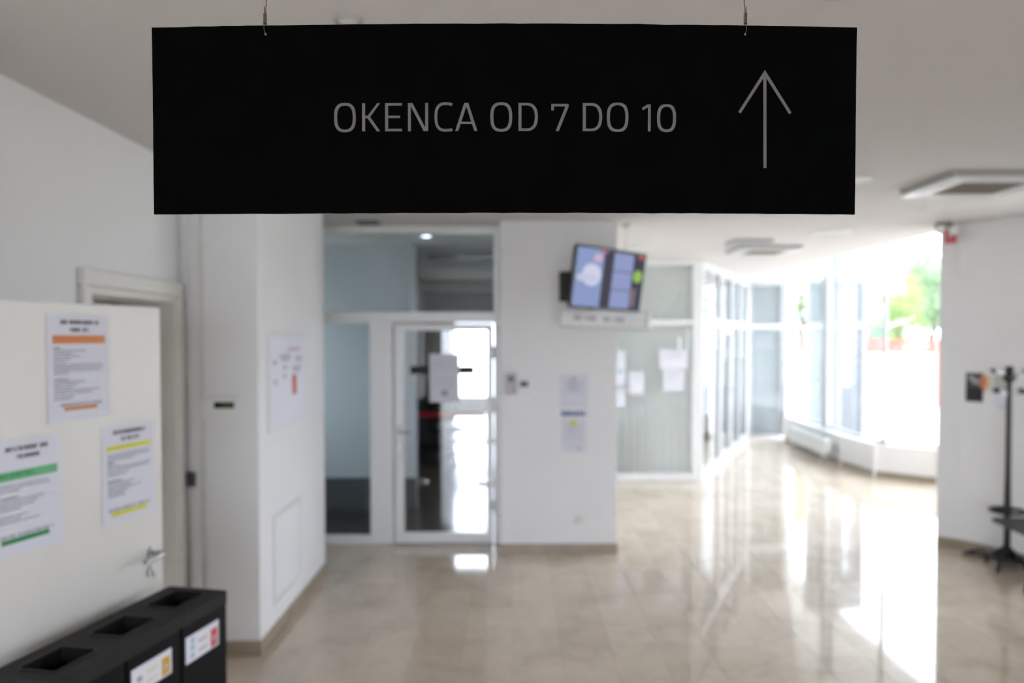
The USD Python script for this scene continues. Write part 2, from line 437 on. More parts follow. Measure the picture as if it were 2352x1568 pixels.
# ------------------------------------------------------------------ left doorway and door leaf
t2 = thing('trim_2', 'pale moulded door frame of the deep doorway in the left wall', 'door frame', kind='structure')
X0 = -1.95
for nm, y0, y1, z0, z1 in (('jamb', 3.58, 3.66, 0, 2.13), ('jamb', 4.61, 4.69, 0, 2.13), ('head', 3.58, 4.69, 2.13, 2.21)):
    part(nm, box(X0, X0 + 0.028, y0, y1, z0, z1, 0.006), M['trim'], t2)
for nm, y0, y1, z0, z1 in (('inner_stop', 3.64, 3.675, 0, 2.115), ('inner_stop', 4.595, 4.63, 0, 2.115), ('inner_stop', 3.64, 4.63, 2.095, 2.13)):
    part(nm, box(X0 - 0.30, X0 + 0.012, y0, y1, z0, z1, 0.004), M['trim'], t2)

d4 = thing('door_4', 'closed pale door at the back of the deep doorway, behind the open leaf', 'door', kind='structure')
part('panel', box(-2.34, -2.30, 3.68, 4.59, 0.005, 2.09, 0.003), M['door'], d4)

LRZ = math.degrees(math.atan2(0.970, 0.2425))
LX, LY = -1.591, 2.207
d1 = thing('door_1', 'pale door leaf standing open on the left with three printed notices', 'door', (LX, LY, 0), LRZ, kind='structure')
part('leaf', box(0, 0.92, 0, 0.042, 0.008, 2.012, 0.0025), M['door'], d1)
hd = part('handle', cat_(tube([(0.857, 0.002, 1.07), (0.857, -0.048, 1.07), (0.85, -0.055, 1.07), (0.82, -0.057, 1.069), (0.745, -0.057, 1.066)], 0.0095, 12),
                         move(trimesh.creation.cylinder(0.026, 0.008, sections=28), (0, 0, 0)).apply_transform(trimesh.transformations.rotation_matrix(math.pi / 2, (1, 0, 0))).apply_translation((0.857, -0.004, 1.07))),
          M['steel'], d1, smooth=40, label='brushed steel lever handle')
part('lock_escutcheon', cat_(trimesh.creation.cylinder(0.026, 0.008, sections=28).apply_transform(trimesh.transformations.rotation_matrix(math.pi / 2, (1, 0, 0))).apply_translation((0.855, -0.004, 1.0)),
                             box(0.848, 0.862, -0.014, 0.0, 0.982, 1.012, 0.003)), M['steel'], d1, smooth=40, label='round steel lock plate')
part('hinge_post', box(-0.30, -0.004, -0.02, 0.09, 0, C), M['trim'], d1)
part('leaf_edge', box(0.9202, 0.9230, 0.003, 0.039, 0.9, 1.2), M['steel'], d1)


def word_strokes(x0, x1, z0, z1, r, y, th=0.0004, lead=None):
    """illegible small print: upright and level strokes with gaps like letters and words."""
    out, x = [], x0
    h = z1 - z0
    adv = h * 0.72
    n = 0
    while x + adv * 0.8 < x1:
        n += 1
        k = r.random()
        if k < 0.14 and n > 2:
            x += adv * 0.7
            n = 0
            continue
        w = adv * 0.62
        s = h * 0.2
        out.append(box(x, x + s, y - th, y, z0, z1))
        if k < 0.75:
            out.append(box(x + w - s, x + w, y - th, y, z0, z1))
        zz = (z0, z0 + h * 0.42, z1 - s)[r.randrange(3)]
        out.append(box(x, x + w, y - th, y, zz, zz + s))
        x += adv
    return cat_(out) if out else box(x0, x1, y - th, y, z0, z1)


def curled_sheet(w, h, curl=0.004, th=0.0006, lean=0.0):
    nx, nz = 8, 10
    gx, gz = np.linspace(0, w, nx + 1), np.linspace(0, h, nz + 1)
    X, Z = np.meshgrid(gx, gz)
    Y = -0.0012 - curl * ((1 - Z / h) ** 4) * (0.4 + 0.6 * (2 * X / w - 1) ** 2)
    Xs = X + lean * (1 - Z / h)
    front = np.stack([Xs, Y, Z], -1).reshape(-1, 3)
    back = front + [0, th, 0]
    f = []
    for j in range(nz):
        for i in range(nx):
            a = j * (nx + 1) + i
            b, c_, d = a + 1, a + nx + 2, a + nx + 1
            f += [(a, b, c_), (a, c_, d)]
            n0 = len(front)
            f += [(n0 + a, n0 + c_, n0 + b), (n0 + a, n0 + d, n0 + c_)]
    ring = [i for i in range(nx + 1)] + [(j + 1) * (nx + 1) - 1 for j in range(1, nz + 1)] + [nz * (nx + 1) + i for i in range(nx - 1, -1, -1)] + [j * (nx + 1) for j in range(nz - 1, 0, -1)]
    n0 = len(front)
    for k in range(len(ring)):
        a, b = ring[k], ring[(k + 1) % len(ring)]
        f += [(a, n0 + a, n0 + b), (a, n0 + b, b)]
    return trimesh.Trimesh(np.vstack([front, back]), f, process=False)


def leaf_pt(s, z, out=0.0):
    a = math.radians(LRZ)
    return (LX + s * math.cos(a) + out * math.sin(a), LY + s * math.sin(a) - out * math.cos(a), z)


def notice(s, z, w, h, label, band, foot, band_z, foot_z, foot_x, lines, r):
    t = thing('notice_sheet', label, 'notice', leaf_pt(s, z, 0.0008), LRZ, group='notices on the open door leaf')
    part('sheet', curled_sheet(w, h, 0.002), M['paper'], t, smooth=True)
    y = -0.0022
    part('heading', cat_(word_strokes(w * 0.21, w * 0.84, h * 0.905, h * 0.945, r, y), word_strokes(w * 0.36, w * 0.70, h * 0.835, h * 0.873, r, y)), M['ink'], t, label='two-line black heading')
    bz0, bz1 = band_z
    part('colour_band', box(w * 0.085, w * 0.93, y - 0.0003, y, h * bz0, h * bz1), M[band], t, label=f'{band} bar under the heading')
    part('band_text', word_strokes(w * 0.11, w * 0.62, h * (bz0 + (bz1 - bz0) * 0.35), h * (bz0 + (bz1 - bz0) * 0.8), r, y - 0.0003), M['green_dark' if band == 'green' else ('orange' if band == 'orange' else 'yellow')], t)
    body, strong = [], []
    z_ = bz0 - 0.035
    for ln in lines:
        if ln is None:
            z_ -= 0.03
            continue
        a, b, st = ln
        (strong if st else body).append(word_strokes(w * a, w * b, h * (z_ - 0.012), h * z_, r, y))
        z_ -= 0.026
    part('body_text', cat_(body), M['ink_mid'], t)
    if strong:
        part('subheading', cat_(strong), M['ink'], t)
    fz0, fz1 = foot_z
    fa, fb = foot_x
    part('footer_text', word_strokes(w * (fa - 0.05), w * (fb + 0.08), h * (fz1 + 0.006), h * (fz1 + 0.034), r, y), M['ink_mid'], t)
    part('colour_underline', box(w * fa, w * fb, y - 0.0003, y, h * fz0, h * fz1), M[foot], t, label=f'{foot.replace("_", " ")} bar at the foot')
    return t


rr = random.Random(3)
L1 = [(.10, .2, True), (.10, .62, 0), (.10, .42, 0), (.10, .52, 0), (.10, .36, 0), (.10, .3, 0), (.10, .88, 0), (.10, .9, 0), (.10, .86, 0), (.10, .34, 0), None, (.10, .33, True), (.10, .6, 0), (.10, .48, 0), (.10, .4, 0), (.10, .84, 0), (.10, .7, 0), (.10, .42, 0), (.10, .38, 0)]
notice(0.370, 1.616, 0.272, 0.358, 'white notice with orange bars, topmost of the three on the open door leaf', 'orange', 'orange', (0.725, 0.802), (0.10, 0.135), (0.25, 0.79), L1, rr)
L2 = [(.10, .9, 0), (.10, .88, 0), (.10, .6, 0), (.10, .22, True), (.10, .3, 0), (.10, .92, 0), (.10, .9, 0), (.10, .5, 0), (.10, .44, 0), None, (.10, .36, True), (.10, .6, 0), (.10, .5, 0), (.10, .72, 0), (.10, .48, 0), (.10, .4, 0), (.10, .42, 0)]
notice(0.602, 1.224, 0.272, 0.356, 'white notice with yellow bars, hanging above the door handle', 'yellow', 'yellow', (0.745, 0.795), (0.075, 0.125), (0.16, 0.84), L2, rr)
L3 = [(.06, .80, 0), (.06, .82, 0), (.06, .40, 0), None, (.06, .38, True), (.06, .74, 0), (.06, .64, 0), (.06, .60, 0), (.06, .42, 0), None, (.06, .50, 0), (.06, .40, 0), (.06, .66, 0)]
notice(0.152, 1.226, 0.272, 0.354, 'white notice with green bars, cut by the left edge of the picture', 'green', 'green_dark', (0.655, 0.735), (0.105, 0.15), (0.14, 0.80), L3, rr)

# ------------------------------------------------------------------ recycling bin
BRZ = math.degrees(math.atan2(-0.2164, 0.9763))
bn_ = thing('recycling_bin', 'black three-compartment recycling bin with square openings, standing before the open door leaf', 'recycling bin', (-1.304, 3.01, 0), BRZ)
W, BL, BH = 0.245, 0.82, 0.95
for k in range(3):
    y1, y0 = -k * 0.2735, -(k + 1) * 0.2735
    b = cat_(box(0.004, 0.014, y0 + 0.002, y1 - 0.002, 0.02, 0.905, 0.002), box(W - 0.014, W - 0.004, y0 + 0.002, y1 - 0.002, 0.02, 0.905, 0.002),
             box(0.004, W - 0.004, y0 + 0.002, y0 + 0.012, 0.02, 0.905, 0.002), box(0.004, W - 0.004, y1 - 0.012, y1 - 0.002, 0.02, 0.905, 0.002), box(0.004, W - 0.004, y0 + 0.002, y1 - 0.002, 0.02, 0.03))
    part('compartment', b, M['bin_body'], bn_)
lid = Polygon([(0, -BL), (W, -BL), (W, 0), (0, 0)]).buffer(-0.008).buffer(0.008)
holes = []
for k in range(3):
    yc = -0.135 - k * 0.2735
    hp = Polygon([(0.062, yc - 0.083), (0.182, yc - 0.083), (0.182, yc + 0.083), (0.062, yc + 0.083)]).buffer(-0.012).buffer(0.012, quad_segs=6)
    holes.append(hp)
    lid = lid.difference(hp)
lm = extrude(lid, 0.046).apply_translation((0, 0, BH - 0.046))
part('lid', lm, M['bin_top'], bn_, label='flat dark grey lid with three openings')
for hp in holes:
    ringp = hp.buffer(0.004).difference(hp)
    part('opening_collar', extrude(ringp, 0.012).apply_translation((0, 0, BH - 0.008)), M['black'], bn_)
    part('inner_bag', extrude(hp.buffer(0.012).difference(hp.buffer(0.010)), 0.45).apply_translation((0, 0, BH - 0.5)), M['void'], bn_)
part('plinth', box(0.012, W - 0.012, -BL + 0.012, -0.012, 0, 0.022), M['black'], bn_)
for k, (s1, s0, z0, z1, cm, lab) in enumerate(((-0.055, -0.25, 0.768, 0.861, 'red', 'white sticker with a red emblem panel'), (-0.328, -0.524, 0.776, 0.861, 'amber', 'white sticker with a yellow emblem panel'))):
    st = part('sticker', box(W - 0.0038, W - 0.0030, s0, s1, z0, z1), M['paper_cool'], bn_, label=lab)
    y_ = W - 0.0030
    L = s1 - s0
    H_ = z1 - z0
    part('emblem_panel', box(y_, y_ + 0.0003, s0 + L * 0.74, s0 + L * 0.955, z0 + H_ * 0.06, z0 + H_ * 0.76), M[cm], st)
    part('emblem_mark', cat_(box(y_ + 0.0003, y_ + 0.0006, s0 + L * 0.80, s0 + L * 0.90, z0 + H_ * 0.36, z0 + H_ * 0.44), box(y_ + 0.0003, y_ + 0.0006, s0 + L * 0.83, s0 + L * 0.86, z0 + H_ * 0.2, z0 + H_ * 0.5)), M['pink'], st)
    part('text_lines', cat_([box(y_, y_ + 0.0003, s0 + L * 0.36, s0 + L * 0.64, z0 + H_ * q, z0 + H_ * (q + 0.13)) for q in (0.2, 0.55)]), M['pink' if cm == 'red' else 'cream'], st)
    part('side_icon', cat_([box(y_, y_ + 0.0003, s0 + L * 0.13, s0 + L * 0.25, z0 + H_ * q, z0 + H_ * (q + 0.2)) for q in (0.12, 0.42, 0.68)][:3 if cm == 'red' else 2]), M['lightblue' if cm == 'red' else 'ink_mid'], st)

# ------------------------------------------------------------------ hanging sign
SB = 0.013                                      # how far the board bows toward the viewer


def sy(xl):                                     # y of the board's front face, x measured from its middle
    return 1.0 - SB * (1 - (xl / 0.4385) ** 2)


sg = thing('hanging_sign', 'black hanging sign with grey lettering OKENCA OD 7 DO 10 and an upward arrow', 'sign', (-0.009, 0, 0))
nx = 48
xs = np.linspace(-0.4385, 0.4375, nx + 1)
zb, zt = 2.0525, 2.2832
v, f = [], []
for i, q in enumerate(xs):
    jit = nrng.normal(0, 0.00018, 2)
    for yy in (sy(q), sy(q) + 0.003):
        v += [(q, yy, zb + jit[0]), (q, yy, zt + jit[1])]
for i in range(nx):
    a, b = 4 * i, 4 * i + 4
    f += [(a, b, b + 1), (a, b + 1, a + 1), (a + 2, b + 3, b + 2), (a + 2, a + 3, b + 3), (a + 1, b + 1, b + 3), (a + 1, b + 3, a + 3), (a, b + 2, b), (a, a + 2, b + 2)]
f += [(0, 1, 3), (0, 3, 2), (4 * nx, 4 * nx + 3, 4 * nx + 1), (4 * nx, 4 * nx + 2, 4 * nx + 3)]
part('board', trimesh.Trimesh(v, f, process=False), M['sign'], sg)


def se(cx, cy, a, b, n=2.7, k=56):
    t = np.linspace(0, 2 * math.pi, k, endpoint=False)
    c, s = np.cos(t), np.sin(t)
    return Polygon(np.stack([cx + a * np.sign(c) * np.abs(c) ** (2 / n), cy + b * np.sign(s) * np.abs(s) ** (2 / n)], 1))


def glyph_O(x0, x1, top=350, bot=-8):
    cx, cy, a, b = (x0 + x1) / 2, (top + bot) / 2, (x1 - x0) / 2, (top - bot) / 2
    return se(cx, cy, a, b).difference(se(cx, cy, a - 39, b - 34))


def glyph_D(x0, x1):
    def shape(l, r, t, b_, k):
        h = (t - b_) / 2
        e = se(k, b_ + h, r - k, h, 2.4, 80)
        return unary_union([Polygon([(l, b_), (k, b_), (k, t), (l, t)]), e.intersection(Polygon([(k, b_ - 9), (r + 9, b_ - 9), (r + 9, t + 9), (k, t + 9)]))])
    k = x0 + (x1 - x0) * 0.42
    return shape(x0, x1, 343, 0, k).difference(shape(x0 + 38, x1 - 39, 311, 32, k))


P = Polygon
R2 = 2138
G = []
G.append(glyph_O(155, 422))
G.append(unary_union([P([(497, 0), (537, 0), (537, 343), (497, 343)]), P([(530, 160), (590, 160), (590, 192), (530, 192)]), P([(565, 190), (683, 343), (720, 343), (598, 177), (570, 170)]), P([(563, 162), (678, 0), (720, 0), (597, 178), (575, 185)])]))
G.append(unary_union([P([(780, 0), (818, 0), (818, 343), (780, 343)]), P([(780, 313), (988, 313), (988, 343), (780, 343)]), P([(780, 160), (964, 160), (964, 191), (780, 191)]), P([(780, 0), (988, 0), (988, 31), (780, 31)])]))
G.append(unary_union([P([(1060, 0), (1096, 0), (1096, 343), (1060, 343)]), P([(1272, 0), (1308, 0), (1308, 343), (1272, 343)]), P([(1074, 343), (1117, 343), (1294, 0), (1252, 0)])]))
cpts = []
for a_ in np.linspace(math.radians(62), math.radians(298), 40):
    c_, s_ = math.cos(a_), math.sin(a_)
    cpts.append((1520 + 118 * math.copysign(abs(c_) ** (2 / 2.6), c_), 172 + 162 * math.copysign(abs(s_) ** (2 / 2.6), s_)))
cline = [(1603, 320), (1580, 328)] + [q for q in cpts if q[0] < 1560] + [(1580, 12), (1603, 22)]
G.append(LineString(cline).buffer(17.5, cap_style=2, join_style=1))
G.append(unary_union([P([(1638, 0), (1677, 0), (1790, 343), (1749, 343)]), P([(1912, 0), (1872, 0), (1760, 343), (1800, 343)]), P([(1695, 85), (1855, 85), (1855, 114), (1695, 114)])]))
G.append(glyph_O(2068, 2337))
G.append(glyph_D(275 + R2, 514 + R2))
G.append(unary_union([P([(677 + R2, 300), (890 + R2, 300), (890 + R2, 331), (677 + R2, 331)]), P([(677 + R2, 250), (711 + R2, 250), (711 + R2, 331), (677 + R2, 331)]), P([(730 + R2, 0), (771 + R2, 0), (890 + R2, 296), (890 + R2, 331), (864 + R2, 331), (850 + R2, 300)])]))
G.append(glyph_D(1063 + R2, 1302 + R2))
G.append(glyph_O(1357 + R2, 1623 + R2))
G.append(P([(1855 + R2, 331), (1896 + R2, 331), (1896 + R2, 0), (1860 + R2, 0), (1860 + R2, 292), (1800 + R2, 258), (1785 + R2, 285)]))
G.append(glyph_O(1972 + R2, 2206 + R2, 335, -6))

US = 1 / 5.345                                  # drawing unit of the lettering, in board units of 0.536 mm


def onto_board(m, th=0.0004):
    """bends a flat shape (x, z in metres, thickness along y) onto the bowed board."""
    vv = m.vertices.copy()
    vv[:, 1] = [sy(q) for q in vv[:, 0]] - vv[:, 1]
    m.vertices = vv
    m.invert()
    return m


def board_x(u):                                 # board units -> metres, along the bowed board
    s = u / 1829.0
    return s * (1 - SB * (1 - (u / 808.0) ** 2)) * 0.9945


for g in G:
    m = extrude(g, 0.0004)
    vv = m.vertices.copy()
    ux = 740 + vv[:, 0] * US - 1160
    m.vertices = np.stack([board_x(ux), vv[:, 2], 2.1523 + vv[:, 1] * US * 0.000536], 1)
    part('letter', onto_board(m), M['letter'], sg)
ar = [(595.2, 160), (657.2, 257.2), (651.6, 261.4), (598.8, 179.5), (600.7, 385.5), (593.6, 385.5), (591.5, 179.8), (540.5, 260.7), (534.7, 257.2)]
m = extrude(P(ar), 0.0004)
vv = m.vertices.copy()
m.vertices = np.stack([board_x(vv[:, 0]), vv[:, 2], 2.2832 - (vv[:, 1] - 59) * 0.2305 / 430.8], 1)
part('arrow', onto_board(m), M['letter'], sg)
for hx, lean, tail, flip in ((-0.2952, 0.0022, -1, -1), (0.2966, -0.0022, 1, 1)):
    y0 = sy(hx) - 0.0012
    part('wire', tube([(hx + lean * 30 * 0.3, y0 + 0.004, C), (hx + lean, y0 + 0.001, 2.330), (hx + lean * 0.8, y0, 2.312), (hx + lean * 0.2, y0, 2.297)], 0.0006, 8), M['rust_steel'], sg)
    part('wire_tail', tube([(hx + tail * 0.0006, y0, 2.296), (hx + tail * 0.0006, y0, 2.300), (hx + tail * 0.0010, y0, 2.3055)], 0.0006, 8), M['rust_steel'], sg)
    fer = unary_union([P([(-0.0019, 2.2855), (0.0019, 2.2855), (0.0019, 2.2975), (-0.0019, 2.2970)])])
    part('ferrule', cat_(tube([(hx - 0.0009, y0, 2.2855), (hx - 0.0009, y0, 2.2972)], 0.0013, 12), tube([(hx + 0.0010, y0, 2.2850), (hx + 0.0010, y0, 2.2980)], 0.0012, 12)), M['rust_steel'], sg, smooth=40)
    part('ferrule_mouth', tube([(hx - 0.0019, y0, 2.2853), (hx, y0 - 0.0002, 2.2845), (hx + 0.0019, y0, 2.2850)], 0.0009, 8), M['void'], sg)
    part('loop', tube([(hx + flip * 0.0014, y0, 2.285), (hx + flip * 0.0015, y0 - 0.0004, 2.280), (hx + flip * 0.0008, y0 - 0.0004, 2.2755), (hx, y0 + 0.0004, 2.2735), (hx, y0 + 0.004, 2.2738), (hx, y0 + 0.0055, 2.279), (hx, y0 + 0.0052, 2.286), (hx - flip * 0.0008, y0 + 0.001, 2.2885)], 0.00055, 8), M['rust_steel'], sg)
    part('eyelet', trimesh.creation.torus(0.0009, 0.0004, major_sections=20, minor_sections=8).apply_transform(trimesh.transformations.rotation_matrix(math.pi / 2, (1, 0, 0))).apply_translation((hx + 0.0002, sy(hx) - 0.0002, 2.2722)), M['steel'], sg)

# ------------------------------------------------------------------ fittings on the wall block
PF = 4.70
rw = thing('cable_raceway', 'narrow white cable trunking rising beside the doorway', 'cable trunking', (-1.865, PF, 0))
part('cover', box(-0.036, 0.036, -0.022, 0, 0.09, C, 0.003), M['white_plastic'], rw)
part('base_strip', box(-0.044, 0.044, -0.006, 0, 0.09, C, 0.001), M['white_plastic'], rw)
sw = thing('call_point', 'small dark switch box on the white trunking by the doorway', 'switch', (-1.888, PF - 0.0225, 1.015))
part('housing', box(-0.024, 0.024, -0.022, 0, 0, 0.086, 0.004), M['dado'], sw)
part('button', box(-0.012, 0.012, -0.026, -0.022, 0.03, 0.056, 0.002), M['black'], sw)
th_ = thing('thermostat', 'white control box with a dark green display, on the grey wall block end', 'thermostat', (-1.845, PF, 1.403))
part('housing', box(0, 0.24, -0.018, 0, 0, 0.142, 0.006), M['wall'], th_)
dsp = part('display', box(0.088, 0.208, -0.0195, -0.018, 0.072, 0.110, 0.001), M['black'], th_, label='dark display window')
part('readout', box(0.132, 0.195, -0.0200, -0.0195, 0.080, 0.102), paint('lcd_green', (0.055, 0.11, 0.008), 0.4), dsp)

SR = 90.0
po = thing('wall_plan', 'large white plan sheet with a red key on the bright side of the wall block', 'poster', (-1.5, 4.90, 1.325), SR)
part('backing', box(-0.03, 0.86, -0.008, 0, -0.02, 0.60, 0.002), M['white_plastic'], po)
part('sheet', box(0, 0.845, -0.0095, -0.008, 0, 0.575), M['paper_cool'], po)
y = -0.0095
part('red_key', box(0.50, 0.60, y - 0.0004, y, 0.18, 0.315), M['red'], po, label='upright red key panel')
part('title_line', box(0.38, 0.70, y - 0.0004, y, 0.475, 0.50), M['pink'], po, label='faint pink title')
part('diagram', cat_([box(a, b, y - 0.0004, y, c, d) for a, b, c, d in ((0.24, 0.44, 0.41, 0.46), (0.58, 0.74, 0.40, 0.44), (0.52, 0.70, 0.33, 0.37), (0.06, 0.15, 0.395, 0.425), (0.07, 0.16, 0.27, 0.30), (0.28, 0.36, 0.30, 0.33))] +
                     [word_strokes(0.2, 0.5, 0.435, 0.452, rr, y), word_strokes(0.5, 0.75, 0.36, 0.375, rr, y)]), M['ink_pale'], po)
part('pink_block', box(0.28, 0.38, y - 0.0004, y, 0.355, 0.385), M['pink'], po)

ap = thing('access_panel', 'flush white access panel low on the bright side of the wall block', 'access panel', (-1.5, 4.975, 0.20), SR)
part('frame', cat_(box(0, 0.64, -0.006, 0, 0, 0.022, 0.001), box(0, 0.64, -0.006, 0, 0.548, 0.57, 0.001), box(0, 0.022, -0.006, 0, 0.022, 0.548, 0.001), box(0.618, 0.64, -0.006, 0, 0.022, 0.548, 0.001)), M['white_plastic'], ap)
part('flap', box(0.026, 0.614, -0.004, 0, 0.026, 0.544, 0.001), M['wall'], ap)

# ------------------------------------------------------------------ glass partition with door
GY_ = 7.27
w1 = thing('window_1', 'white framed glass partition between the wall block and the column', 'glass partition', kind='structure')
FD = 0.05


def fr(parent, name, x0, x1, z0, z1, y=GY_, d=FD, mat='frame', bev=0.004, label=None):
    return part(name, box(x0, x1, y - d / 2, y + d / 2, z0, z1, bev), M[mat], parent, label=label)


fr(w1, 'head_rail', -1.95, -0.11, 2.835, C)
fr(w1, 'transom', -1.95, -0.11, 2.025, 2.122)
fr(w1, 'sill_rail', -1.95, -1.085, 0.0, 0.078)
fr(w1, 'post', -1.292, -1.085, 0.078, 2.025)
fr(w1, 'post', -0.165, -0.11, 0.0, 2.025)
fr(w1, 'side_post', -0.165, -0.11, 2.122, 2.835)
fr(w1, 'side_post', -1.95, -1.86, 0.078, 2.025)
part('upper_pane', box(-1.94, -0.17, GY_ - 0.004, GY_ + 0.004, 2.11, 2.85), M['glass_grey'], w1)
part('fixed_pane', box(-1.87, -1.285, GY_ - 0.004, GY_ + 0.004, 0.07, 2.03), M['glass_grey'], w1)
d2 = thing('door_2', 'white framed glass door beside the column, leading to the dark office', 'door', kind='structure')
fr(d2, 'stile', -1.068, -0.985, 0.012, 2.010, GY_ - 0.012, 0.05)
fr(d2, 'stile', -0.228, -0.170, 0.012, 2.010, GY_ - 0.012, 0.05)
fr(d2, 'top_rail', -0.985, -0.228, 1.952, 2.010, GY_ - 0.012, 0.05)
fr(d2, 'bottom_rail', -0.985, -0.228, 0.012, 0.105, GY_ - 0.012, 0.05)
part('pane', box(-0.99, -0.223, GY_ - 0.016, GY_ - 0.009, 0.10, 1.956), M['glass'], d2)
part('gasket', cat_(box(-1.083, -1.070, GY_ - 0.02, GY_ + 0.02, 0.005, 2.02), box(-1.083, -0.167, GY_ - 0.02, GY_ + 0.02, 2.012, 2.023), box(-1.083, -0.167, GY_ - 0.02, GY_ + 0.02, 0.001, 0.010)), M['ink_mid'], d2)
part('handle', cat_(tube([(-1.03, GY_ - 0.037, 1.03), (-1.03, GY_ - 0.08, 1.03), (-1.02, GY_ - 0.088, 1.03), (-0.92, GY_ - 0.088, 1.03)], 0.010, 10), box(-1.046, -1.014, GY_ - 0.046, GY_ - 0.037, 0.90, 1.09, 0.003)), M['steel'], d2, smooth=40, label='steel lever handle')
part('hinge', cat_(*[tube([(-0.168, GY_ - 0.045, z), (-0.168, GY_ - 0.045, z + 0.11)], 0.010, 10) for z in (0.3, 1.7)]), M['alu'], d2)
st = thing('glass_strip', 'dark adhesive strip across the glass door, behind the taped sheet', 'sticker', (-0.927, GY_ - 0.0165, 1.563))
part('strip', box(0, 0.585, -0.0006, 0, -0.008, 0.066), paint('dark_olive_film', (0.016, 0.015, 0.010), 0.6), st)
ps = thing('door_notice', 'white printed sheet taped over the dark strip on the glass door', 'notice', (-0.752, GY_ - 0.0180, 1.300))
part('sheet', curled_sheet(0.272, 0.44, 0.004, lean=0.004), M['paper'], ps, smooth=True)
part('picture', box(0.11, 0.165, -0.0032, -0.0028, 0.055, 0.11), M['ink_mid'], ps)
part('body_text', cat_([word_strokes(0.03, 0.24, z, z + 0.010, rr, -0.0020) for z in (0.36, 0.335, 0.31, 0.22, 0.195, 0.17, 0.145)]), M['ink_pale'], ps)

# office behind the glass
ow = thing('window_2', 'bright office window with a grey spandrel band, seen through the glass door', 'window', kind='structure')
for nm, a, b, z0, z1 in (('post', -1.06, -1.02, 0, 2.35), ('post', -0.10, -0.05, 0, 2.35), ('head', -1.02, -0.10, 2.30, 2.35), ('threshold', -1.02, -0.10, 0, 0.04)):
    part(nm, box(a, b, 14.33, 14.39, z0, z1), M['alu'], ow)
part('spandrel', box(-1.02, -0.10, 14.33, 14.39, 0.50, 0.81), M['grey_plastic'], ow, label='grey spandrel panel')
part('upper_pane', box(-1.02, -0.10, 14.355, 14.361, 0.81, 2.30), M['glass'], ow)
part('lower_pane', box(-1.02, -0.10, 14.355, 14.361, 0.04, 0.50), M['glass'], ow)
cb = thing('tall_cabinet', 'tall dark cabinet added for the backlit dark wall left of the office window', 'cabinet', (-2.35, 13.72, 0))  # added dark body standing in for the backlit wall
part('body', box(0, 1.30, 0.02, 0.55, 0.05, 2.25, 0.004), M['backlit_dark'], cb)
for k in range(2):
    dd = part('door', box(0.004 + k * 0.65, 0.646 + k * 0.65, 0, 0.02, 0.06, 2.24, 0.003), M['backlit_dark'], cb)
    part('knob', sphere((0.60 + k * 0.10, -0.012, 1.1), 0.012, 1), M['steel'], dd)
part('plinth', box(0.02, 1.28, 0.04, 0.5, 0, 0.05), M['black'], cb)
oc = thing('office_chair', 'dark office chair in the room behind the glass door', 'chair', (-1.02, 12.2, 0), 20)
part('seat', box(-0.24, 0.24, -0.24, 0.24, 0.44, 0.52, 0.03), M['black'], oc)
part('backrest', box(-0.22, 0.22, 0.20, 0.27, 0.58, 1.15, 0.03), M['black'], oc)
part('stem', cat_(tube([(0, 0, 0.1), (0, 0, 0.45)], 0.03), tube([(0, 0.1, 0.46), (0, 0.27, 0.5), (0, 0.28, 0.65)], 0.02)), M['black'], oc)
for k in range(5):
    a = k * 2 * math.pi / 5
    l_ = part('foot', tube([(0, 0, 0.12), (0.28 * math.cos(a), 0.28 * math.sin(a), 0.07)], 0.02), M['black'], oc)
    part('castor', sphere((0.28 * math.cos(a), 0.28 * math.sin(a), 0.03), 0.03, 1), M['black'], l_)


def belt_post(x, y, label):
    t = thing('belt_post', label, 'barrier post', (x, y, 0), group='barrier posts in the office')
    part('base', lathe([(0, 0), (0.16, 0), (0.16, 0.012), (0.14, 0.03), (0.04, 0.04), (0, 0.04)], 32), M['steel'], t, smooth=40)
    part('pole', lathe([(0, 0.04), (0.032, 0.04), (0.032, 0.82), (0, 0.82)], 20), M['alu'], t, smooth=40)
    part('head', lathe([(0, 0.82), (0.036, 0.82), (0.036, 0.92), (0.03, 0.93), (0, 0.93)], 20), M['alu'], t, smooth=40)
    return t


p1 = belt_post(-1.245, 10.28, 'silver barrier post at the left end of the red belt in the office')
belt_post(-0.30, 10.30, 'silver barrier post at the right end of the red belt, half behind the door stile')
part('belt', box(0.03, 0.90, -0.003, 0.003, 0.858, 0.922), M['belt'], p1, label='red retractable belt')

for x_, y_, lab in ((-0.86, 10.05, 'left dark vent grille of the pair in the office ceiling'), (-0.42, 10.05, 'right dark vent grille of the pair in the office ceiling')):
    t = thing('ceiling_vent', lab, 'vent', (x_, y_, C), group='vent grilles in the office ceiling')
    part('frame', cat_(box(-0.2, 0.2, -0.2, -0.17, -0.012, 0), box(-0.2, 0.2, 0.17, 0.2, -0.012, 0), box(-0.2, -0.17, -0.17, 0.17, -0.012, 0), box(0.17, 0.2, -0.17, 0.17, -0.012, 0)), M['dado'], t)
    for k in range(6):
        part('slat', box(-0.17, 0.17, -0.16 + k * 0.058, -0.13 + k * 0.058, -0.012, -0.003), M['dado'], t)
t = thing('ceiling_spot', 'lit round spotlight in the office ceiling', 'ceiling light', (-0.845, 7.88, C))
part('ring', trimesh.creation.annulus(0.052, 0.072, 0.018, sections=32).apply_translation((0, 0, -0.009)), M['white_plastic'], t)
part('lens', trimesh.creation.cylinder(0.051, 0.01, sections=28).apply_translation((0, 0, -0.006)), M['lamp_on'], t, label='glowing white lens')

